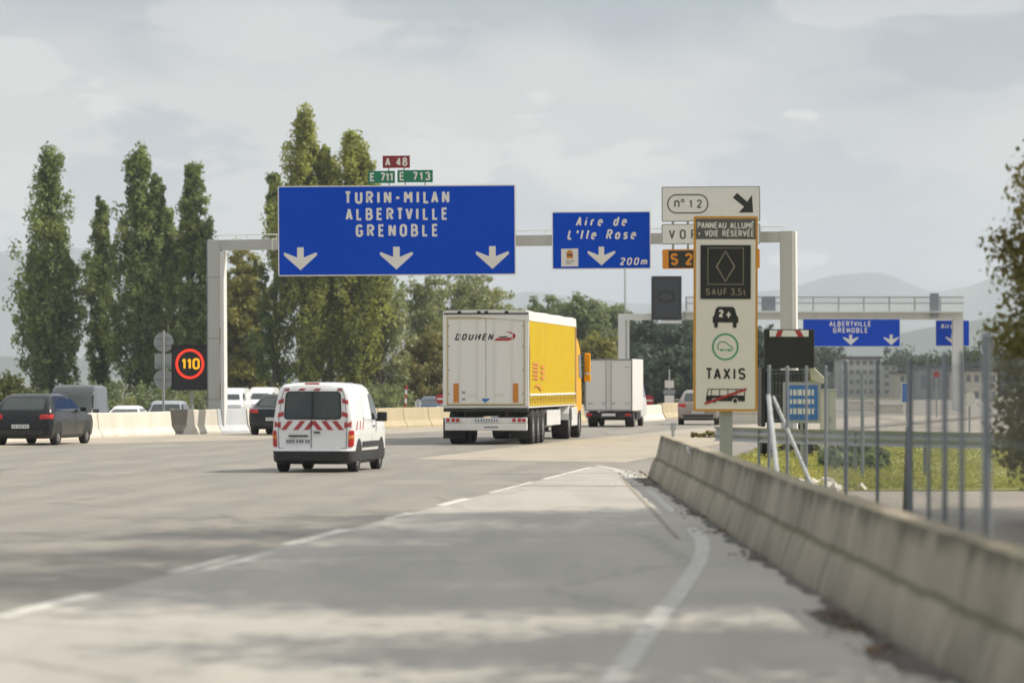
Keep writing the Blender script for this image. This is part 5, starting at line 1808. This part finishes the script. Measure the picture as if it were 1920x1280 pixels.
for y0, y1 in ((730, 741), (748, 757), (765, 776)):
    mb = MB()
    x = 1481
    i = 0
    while x < 1526:
        wd = 4 + (i * 7 % 5)
        mb.prism([(s.X(x), s.Z(y1)), (s.X(x + wd), s.Z(y1)), (s.X(x + wd), s.Z(y0)), (s.X(x), s.Z(y0))], -.020, -.0155)
        x += wd + 2.2
        i += 1
    mb.build('text_row', M['signwhite'], s.root)
gz = -s.root.location.z
MB().b2(-.03, .03, .042, .09, gz, -s.h / 2 + .2).build('post', M['galv'], s.root)
q = P(1554, 770, 98)
t = empty('equipment_cabinet', (q.x, 98, 0), 0, 'cream roadside equipment cabinet right of the blue information board', 'cabinet')
k = 98 / F
MB().b2(-14 * k, 14 * k, 0, .5, .08, P(0, 733, 98).z).build('body', M['cabin_cream'], t, bevel=.01)
MB().b2(-15.5 * k, 15.5 * k, -.03, .53, P(0, 733, 98).z + .002, P(0, 729, 98).z).build('lid', M['wallpale'], t)
MB().b2(-.006, .006, -.006, .001, .12, P(0, 736, 98).z).b2(.03, .05, -.03, .0, .8, .95).build('door_seam', M['galvdark'], t)
MB().b2(-.25, .25, -.05, .55, -.1, .08).build('plinth', M['concrete_dark'], t)


def wbeam(name, pts, z, label):
    t = empty(name, pts[0], 0, label, 'guard rail')
    o = Vector(pts[0])
    pf = [(.0, -.155), (-.03, -.13), (-.075, -.09), (-.075, -.06), (-.01, -.02), (-.01, .02), (-.075, .06), (-.075, .09), (-.03, .13), (0, .155), (.006, .155), (-.065, .075), (0, 0), (-.065, -.075), (.006, -.155)]
    mb = MB()
    n = len(pf)
    P_ = [Vector(p) - o for p in pts]
    vs = []
    for i, p in enumerate(P_):
        d = (P_[min(i + 1, len(P_) - 1)] - P_[max(i - 1, 0)]).normalized()
        nn = Vector((-d.y, d.x, 0))
        for a, b_ in pf:
            q = p + nn * -a
            vs.append((q.x, q.y, z + b_))
    mb.add(vs, [(i * n + j, i * n + (j + 1) % n, (i + 1) * n + (j + 1) % n, (i + 1) * n + j) for i in range(len(P_) - 1) for j in range(n)])
    mb.build('rail', M['galv'], t)
    for a, b_ in zip(P_[:-1], P_[1:]):
        L = (b_ - a).length
        for i in range(int(L / 2)):
            p = a.lerp(b_, (i + .3) * 2 / L)
            MB().box((p.x, p.y + .12, z / 2 + .04), (.06, .10, z + .2)).build('post', M['galvdark'], t)


wbeam('guard_rail', [P(1338, 800, 84).to_2d().to_3d(), P(1480, 800, 80).to_2d().to_3d(), P(1700, 800, 76).to_2d().to_3d(), P(1990, 800, 72).to_2d().to_3d()], .72, 'galvanised guard rail running across the grass behind the fence')


# mesh fence with steel posts
FP = [(1850, 30, 2.22, .06), (1803, 33, 2.10, .035), (1771, 36, 2.12, .04), (1741, 39, 2.06, .03), (1706, 42.5, 2.10, .05), (1645, 49, 2.12, .035), (1586, 57, 2.16, .05), (1548, 63, 2.10, .04), (1512, 64, 2.10, .035), (1476, 65, 2.10, .045), (1442, 66, 2.12, .045)]
o0 = P(1850, 700, 30); o0.z = 0
t = empty('mesh_fence', o0, 0, 'tall grey wire mesh fence with thin steel posts right of the concrete barrier', 'fence')
FQ = []
for px, D, hh, r in FP:
    p = P(px, 700, D); p.z = -.02
    q = p - o0
    FQ.append(q)
    MB().tube((q.x, q.y, -.02), (q.x, q.y, hh), r * .66, r * .66, 10).tube((q.x, q.y, hh), (q.x, q.y, hh + .02), r * .8, r * .5, 10).build('post', M['galvdark'], t)
FQ = [FQ[0] + Vector((-.38, -9, 0))] + FQ
p = P(1915, 700, 26) - o0
mb = MB()
for a, b_ in zip(FQ[:-1], FQ[1:]):
    for z in (.05, .7, 1.4, 2.0):
        mb.tube((a.x, a.y, z), (b_.x, b_.y, z), .0035, .0035, 4)
    L = (b_ - a).length
    n = int(L / .20)
    for i in range(n):
        c = a.lerp(b_, i / n)
        mb.tube((c.x, c.y, .03), (c.x, c.y, 2.02), .0022, .0022, 3, False)
    for j in range(9):
        z = .15 + j * .21
        mb.tube((a.x, a.y, z), (b_.x, b_.y, z), .0018, .0018, 3, False)
mb.build('wire_mesh', M['galvdark'], t)
# leaning braces at the fence corner
c = FQ[-1]
pa, pb = P(1441, 742, 66) - o0, P(1457, 888, 58) - o0
MB().tube(pa, pb, .04, .04, 10).build('brace', M['galv'], t)
pa, pb = P(1450, 745, 66) - o0, P(1530, 902, 63) - o0
MB().tube(pa, (pb.x, pb.y, .0), .032, .032, 10).build('brace', M['galv'], t)
# thick rusty-brown post beside the fence and second row of posts
q = P(1697, 850, 52)
t = empty('wooden_post', (q.x, q.y, 0), 0, 'dark brown leaning post among the fence posts', 'post')
MB().tube((0, 0, -.1), (.05, 0, 1.25), .045, .04, 8).build('shaft', M['bark'], t)
for px, D, top, lb in ((1617, 74, 700, 'thin distant fence stake on the grass left of the brown post'),):
    q = P(px, 800, D)
    t = empty('steel_pole', (q.x, q.y, 0), 0, lb, 'pole')
    MB().tube((0, 0, -.1), (0, 0, P(px, top, D).z), .035, .035, 8).build('shaft', M['galvdark'], t)
# rubble by the corner
rg = np.random.default_rng(12)
mb = MB()
g = G(1520, 915)
for i in range(42):
    x, y = g.x + rg.normal() * .32, g.y + rg.normal() * 1.1
    sz = .05 + .09 * rg.random()
    mb.box((x, y, sz * .35), (sz * 1.6, sz * 1.4, sz), rg.random() * 3, rg.random(), rg.random())
tag(mb.build('rubble', M['concrete_pale'], bevel=.01), 'heap of broken pale concrete at the foot of the fence brace', 'rubble', kind='stuff')


def bush(loc, r, h, label, seed, m='shrub', n=60, cat='shrub', leaf=.07, per=40, name='shrub'):
    rg = np.random.default_rng(seed)
    t = empty(name, loc, 0, label, cat)
    C, Q = [], []
    st = MB()
    for i in range(n):
        a, rr = rg.random() * 6.28, rg.random() ** .6
        z = h * (.12 + .8 * rg.random() * (1 - .5 * rr ** 2))
        C.append((r * rr * math.cos(a), r * rr * math.sin(a), z)); Q.append(min(r, h) * .22)
        if i % 4 == 0: st.tube((0, 0, 0), C[-1], .03, .008, 5, False)
    st.build('stems', M['bark'], t)
    leaves('foliage', C, Q, per, leaf, M[m], t, seed)


q = G(1600, 880)
bush((q.x, q.y, 0), .75, .55, 'low green bush at the foot of the fence in front of the grass', 31, 'forest', 50)
q = G(1480, 850)
bush((q.x + 1, q.y, 0), 1.4, .35, 'low weeds with dry tips behind the blue information board', 32, 'shrub', 60)
q = G(1345, 820)
bush((q.x, q.y, 0), .9, .22, 'dry brown weeds beside the panel post', 35, 'olive', 40)

# ------------------------------------------------------------------ trees
DP = 295.0


def at(px, D=DP):
    p = P(px, 740, D); p.z = GZ
    return p


def ht(top, D=DP): return CAMZ - GZ + (715 - top) * D / F


POP = [
    (95, 280, 60, 11, 'leftmost tall dark poplar standing alone against the sky', 'poplar', [(0, 0, 1, 1), (-1.1, .3, .62, .62), (1.3, -.2, .60, .6)], 0),
    (193, 372, 30, 12, 'narrow shorter poplar just left of the second tall poplar', 'poplar', None, 6),
    (257, 275, 55, 13, 'tallest of the left group of poplars, second from the left', 'poplar', [(0, 0, 1, 1), (1.3, .2, .90, .5)], 0),
    (311, 384, 29, 14, 'slim poplar between the two tall left ones, behind the round sign backs', 'poplar', None, 7),
    (358, 303, 42, 15, 'pointed poplar directly left of the left gantry post', 'poplar', [(0, 0, 1, 1), (1.2, 0, .76, .5)], 0),
    (516, 322, 34, 16, 'dark poplar whose flank shows left of the large blue sign', 'poplar', [(0, 0, 1, 1)], 3),
    (567, 200, 62, 17, 'tallest poplar of all, rising behind the left half of the blue sign', 'poplar_warm', [(0, 0, 1, 1), (1.6, 0, .88, .5)], 0),
    (622, 300, 42, 19, 'poplar between the two highest tops behind the blue sign', 'poplar_warm', None, 4),
    (663, 240, 62, 18, 'tall golden-green poplar behind the route number plates', 'poplar_warm', [(0, 0, 1, 1), (1.0, 0, .93, .5)], 0),
    (712, 420, 48, 20, 'lighter poplar under the middle of the blue sign', 'birch', None, 2),
]
for px, top, hw, sd_, lb, mt, sp, dd in POP:
    D = DP + dd
    poplar(at(px, D), ht(top + 9, D), hw * D / F * 1.22, M[mt], lb, sd_, sp, dens=2.3 if hw > 38 else 1.8, leaf=.15, per=44)

broadleaf(at(458, 330), ht(462, 330), 2.5, M['yellowish'], 'yellowing tree seen between the gantry post and the big poplars', 41, dens=1.9, leaf=.16, per=50, zlow=.12)
broadleaf(at(430, 350), ht(520, 350), 2.4, M['yellowish'], 'lower yellow-green tree close to the left gantry post', 42, dens=1.5, leaf=.16, per=50, zlow=.1)
broadleaf(at(788, 310), ht(512, 310), 2.9, M['birch'], 'airy pale tree right of the poplars, under the right end of the blue sign', 43, dens=1.7, leaf=.15, per=30, zlow=.15, bark='palebark', clump=.62, name='birch_tree')
broadleaf(at(862, 318), ht(490, 318), 3.6, M['birch'], 'airy silvery tree rising above the white rear of the yellow lorry', 44, dens=2.0, leaf=.15, per=30, zlow=.15, bark='palebark', clump=.6, name='birch_tree')
broadleaf(at(918, 330), ht(530, 330), 2.3, M['birch'], 'rightmost airy tree beside the gap of sky, above the lorry roof', 45, dens=1.5, leaf=.15, per=30, zlow=.15, bark='palebark', clump=.6, name='birch_tree')
broadleaf(at(800, 300), ht(628, 300), 2.8, M['olive'], 'low dark tree filling the space left of the lorry', 46, dens=1.6, leaf=.15, per=44, zlow=.05)
FOR = [(960, 590, 3.0), (1006, 574, 3.2), (1048, 568, 3.2), (1090, 560, 3.6), (1130, 575, 3.2), (1166, 572, 2.6), (1200, 612, 3.2), (1240, 600, 3.6), (1290, 606, 3.6), (1335, 612, 3.6), (1385, 618, 3.4), (1430, 625, 3.0)]
tx = ['first tree of the distant wood, just right of the airy tree', 'second tree of the distant wood above the lorry roof', 'rounded distant tree over the middle of the yellow curtain side', 'highest distant tree, above the lorry cab', 'distant tree left of the thin mast', 'small distant tree top crossed by the thin mast', 'dark distant tree right of the far gantry leg', 'dark distant tree under the unlit matrix sign', 'dark distant tree left of the tall white panel', 'distant tree hidden behind the tall white panel', 'distant tree at the right edge of the tall white panel', 'low distant tree beside the black arrow board']
for i, (px, top, rd) in enumerate(FOR):
    D = 400 + (i * 37 % 50)
    broadleaf(at(px, D), ht(top, D), rd, M['forest' if i < 6 else 'darkforest'], tx[i], 60 + i, 'trees of the distant wood', dens=1.7, leaf=.24, per=44, zlow=.08, clump=.85)
broadleaf(at(1118, 360), ht(628, 360), 2.3, M['yellowish'], 'low rounded yellow-green tree behind the lorry cab', 80, dens=1.3, leaf=.2, per=44, zlow=.08)
for i, (px, top, rd, D, lb) in enumerate(((1190, 660, 3.4, 385, 'low dark tree filling the wood behind the white box truck'), (1262, 668, 3.6, 380, 'low dark tree behind the far board stack'), (1010, 660, 4, 380, 'lower tree hidden behind the yellow lorry'), (1545, 655, 5.5, 640, 'far dark green tree below the far blue sign'), (1470, 640, 5, 620, 'far tree behind the black arrow board'),
                                       (1690, 668, 6, 760, 'far green tree right of the pale blocks'), (1735, 672, 6, 700, 'far green tree left of the far gantry leg'), (1800, 668, 5, 600, 'far dark tree right of the far gantry leg'), (1850, 660, 5, 560, 'far dark tree behind the tall right fence post'))):
    broadleaf(at(px, D), ht(top, D), rd, M['darkforest'], lb, 90 + i, None, dens=1.2, leaf=.3, per=36, zlow=.05, clump=.9)
bush(at(14, 215), 2.0, ht(690, 215), 'yellow-green bush at the far left edge behind the cars', 33, 'shrub', 150, leaf=.11, per=50)
bush(at(48, 222), 1.0, ht(715, 222), 'small bush with bare twigs right of the far left bush', 34, 'shrub', 70, leaf=.10, per=50)
for i, (px, lb) in enumerate(((150, 'undergrowth under the leftmost poplar'), (225, 'undergrowth between the second and third poplars'), (345, 'undergrowth beneath the poplar beside the gantry'), (610, 'undergrowth behind the white striped van'), (700, 'undergrowth between van and tan barrier'), (560, 'dark undergrowth beneath the tallest poplar'))):
    bush(at(px, 288), 3.0, 2.6, lb, 50 + i, 'forest', 70, leaf=.13, per=36, name='undergrowth', cat='bush')

# big olive tree at the right edge and the poplars that shade the slip lane


def olive_tree():
    rg = np.random.default_rng(71)
    t = empty('broadleaf_tree', (10.42, 51, 0), 0, 'large blurred olive-brown tree at the right edge of the picture', 'tree')
    tr = MB()
    tr.tube((0, 0, -.3), (.2, 0, 3.2), .26, .18, 9)
    C, Q = [], []
    for cx, cz, rx, rz, n in ((-1.1, 1.1, 3.0, 1.0, 260), (-1.0, 2.1, 3.0, 1.3, 330), (-.95, 3.3, 3.0, 1.3, 330), (-.85, 4.35, 3.0, .95, 240), (.2, 4.75, 3.2, 1.2, 260), (3.0, 6.6, 3.0, 2.6, 220), (2.6, 3.6, 3.0, 2.6, 200)):
        for i in range(n):
            d = rg.normal(size=3); d /= np.linalg.norm(d)
            q = (.45 + .55 * rg.random() ** .5) * (1 + .07 * math.sin(7 * d[0] + 5 * d[2]) )
            p = (cx + d[0] * rx * q * .93, d[1] * 2.6 * q, cz + d[2] * rz * q)
            C.append(p); Q.append(.42 + .3 * rg.random())
            if i % 9 == 0: tr.tube((.1, 0, 2.2 + .4 * rg.random()), (p[0] * .9, p[1] * .9, cz + (p[2] - cz) * .9), .05, .01, 5, False)
    tr.build('trunk', M['bark'], t)
    leaves('crown', C, Q, 230, .05, M['olive'], t, 71, .9)


olive_tree()
sp0 = broadleaf(Vector((10.5, 43.2, 0)), 17.5, 3.7, M['poplar_warm'], 'tall tree beside the yard that shades the slip lane', 81, 'trees beside the yard', dens=2.6, leaf=.15, per=17, zlow=.16, clump=1.25)


def shade(x, y, rz, sc, lb):
    o = copy_tree(sp0)
    o.location = (x, y, 0); o.rotation_euler.z = rz; o.scale = (sc, sc, sc)
    o['label'] = lb
    return o


shade(13.1, 54.3, 1.0, .98, 'tall tree behind the large olive tree')
shade(12.0, 48.6, 2.2, 1.02, 'second tall tree along the yard')
shade(9.8, 38.4, 3.9, .98, 'fourth tall tree along the yard')
shade(8.9, 34.6, 5.1, .80, 'shorter tree near the barrier')
shade(15.8, 45.5, 4.4, 1.12, 'tall tree at the back of the yard')
sp1 = broadleaf(Vector((7.5, 27.4, 0)), 9.6, 2.9, M['olive'], 'tree overhanging the yard beside the near barrier', 72, 'small trees overhanging the barrier', dens=2.4, leaf=.12, per=17, zlow=.28)
for x, y, sc, lb in ((7.0, 22.6, .92, 'small tree beside the near part of the barrier'), (6.6, 18.2, .86, 'small tree nearest to the camera beside the barrier')):
    o = copy_tree(sp1); o.location = (x, y, 0); o.rotation_euler.z = y; o.scale = (sc, sc, sc); o['label'] = lb


# ------------------------------------------------------------------ town far off to the right
def building(px0, px1, top, D, wall, label, floors=3, cols=6, roof='roofdark', depth=14):
    a, b_ = P(px0, top, D), P(px1, top, D)
    W_, H_ = b_.x - a.x, a.z - GZ
    t = empty('town_building', ((a.x + b_.x) / 2, D, GZ), 0, label, 'building')
    MB().b2(-W_ / 2, W_ / 2, 0, depth, 0, H_).build('wall', M[wall], t)
    MB().b2(-W_ / 2 - .3, W_ / 2 + .3, -.3, depth + .3, H_, H_ + .35).build('roof', M[roof], t)
    fh = H_ / floors
    for i in range(floors):
        for j in range(cols):
            x = -W_ / 2 + W_ * (j + .5) / cols
            MB().b2(x - W_ / cols * .28, x + W_ / cols * .28, -.05, .0, fh * i + fh * .35, fh * i + fh * .78).build('window', M['farwindow'], t)
    return t


building(1578, 1652, 672, 620, 'wallpale', 'pale grey apartment block between the fence posts, largest in the distance', 4, 6)
building(1656, 1682, 684, 650, 'wallpale', 'narrow pale block right of the large grey apartment block', 4, 2)
building(1540, 1576, 690, 660, 'wallgrey', 'low grey block left of the large apartment block', 3, 3)
building(1686, 1722, 700, 600, 'wallcream', 'low cream building left of the grey sheds', 2, 3)
building(1722, 1788, 690, 520, 'wallgrey', 'grey shed row left of the far gantry leg', 1, 3)
building(1808, 1870, 696, 420, 'wallcream', 'low beige house right of the far gantry leg', 2, 4)
for i, (x0, x1, top, D, m, lb) in enumerate(((1585, 1640, 754, 240, 'concrete_pale', 'sunlit pale wall in front of the apartment block'), (1640, 1694, 760, 225, 'wallcream', 'cream wall left of the grey sheds'), (1340, 1430, 774, 170, 'concrete_pale', 'white low wall behind the post of the tall panel'))):
    a, b_ = P(x0, top, D), P(x1, top, D)
    zz = -.02
    t = empty('low_wall', ((a.x + b_.x) / 2, D, GZ), 0, lb, 'wall')
    MB().b2((a.x - b_.x) / 2, (b_.x - a.x) / 2, 0, .3, 0, a.z - GZ).build('wall_body', M[m], t, bevel=.03)
    MB().b2((a.x - b_.x) / 2 - .04, (b_.x - a.x) / 2 + .04, -.04, .34, a.z - GZ, a.z - GZ + .08).build('coping', M['concrete_pale'], t)
s = Sign('parking_sign', 1690, 717, 1711, 755, 180, 'small blue sign among the far fence posts')
s.panel(M['infoblue'], M['letters'], 1.5, .04, .03)
MB().b2(-.04, .04, .05, .1, -s.root.location.z + GZ, 0).build('post', M['galv'], s.root)
s = Sign('orange_marker', 1750, 695, 1762, 709, 200, 'small orange-red round sign in front of the grey sheds')
MB().disc(0, 0, s.w / 2, -.03, .03).build('disc', M['red'], s.root)
MB().b2(-.04, .04, .03, .08, -s.root.location.z + GZ, 0).build('post', M['galv'], s.root)
s = Sign('round_sign', 1807, 734, 1829, 762, 120, 'white round blurred sign right of the far gantry leg')
MB().disc(0, 0, s.w / 2, -.01, .01, r2=s.h / 2).build('disc', M['signwhite'], s.root)
MB().b2(-.03, .03, .012, .06, -s.root.location.z, 0).build('post', M['galv'], s.root)

# ------------------------------------------------------------------ air
hz = MB().b2(-5200, 5200, -60, 11500, GZ - 1.5, 420).build('haze', bpy.data.materials.new('haze'))
tag(hz, 'thin pale summer haze', 'haze', kind='stuff')
hm = hz.data.materials[0]
hm.use_nodes = True
nt = hm.node_tree
nt.nodes.clear()
vo = nd(nt, 'ShaderNodeVolumePrincipled', {'Color': (.80, .87, .97, 1), 'Density': .000125, 'Anisotropy': .1})
nt.links.new(vo.outputs[0], nd(nt, 'ShaderNodeOutputMaterial').inputs['Volume'])
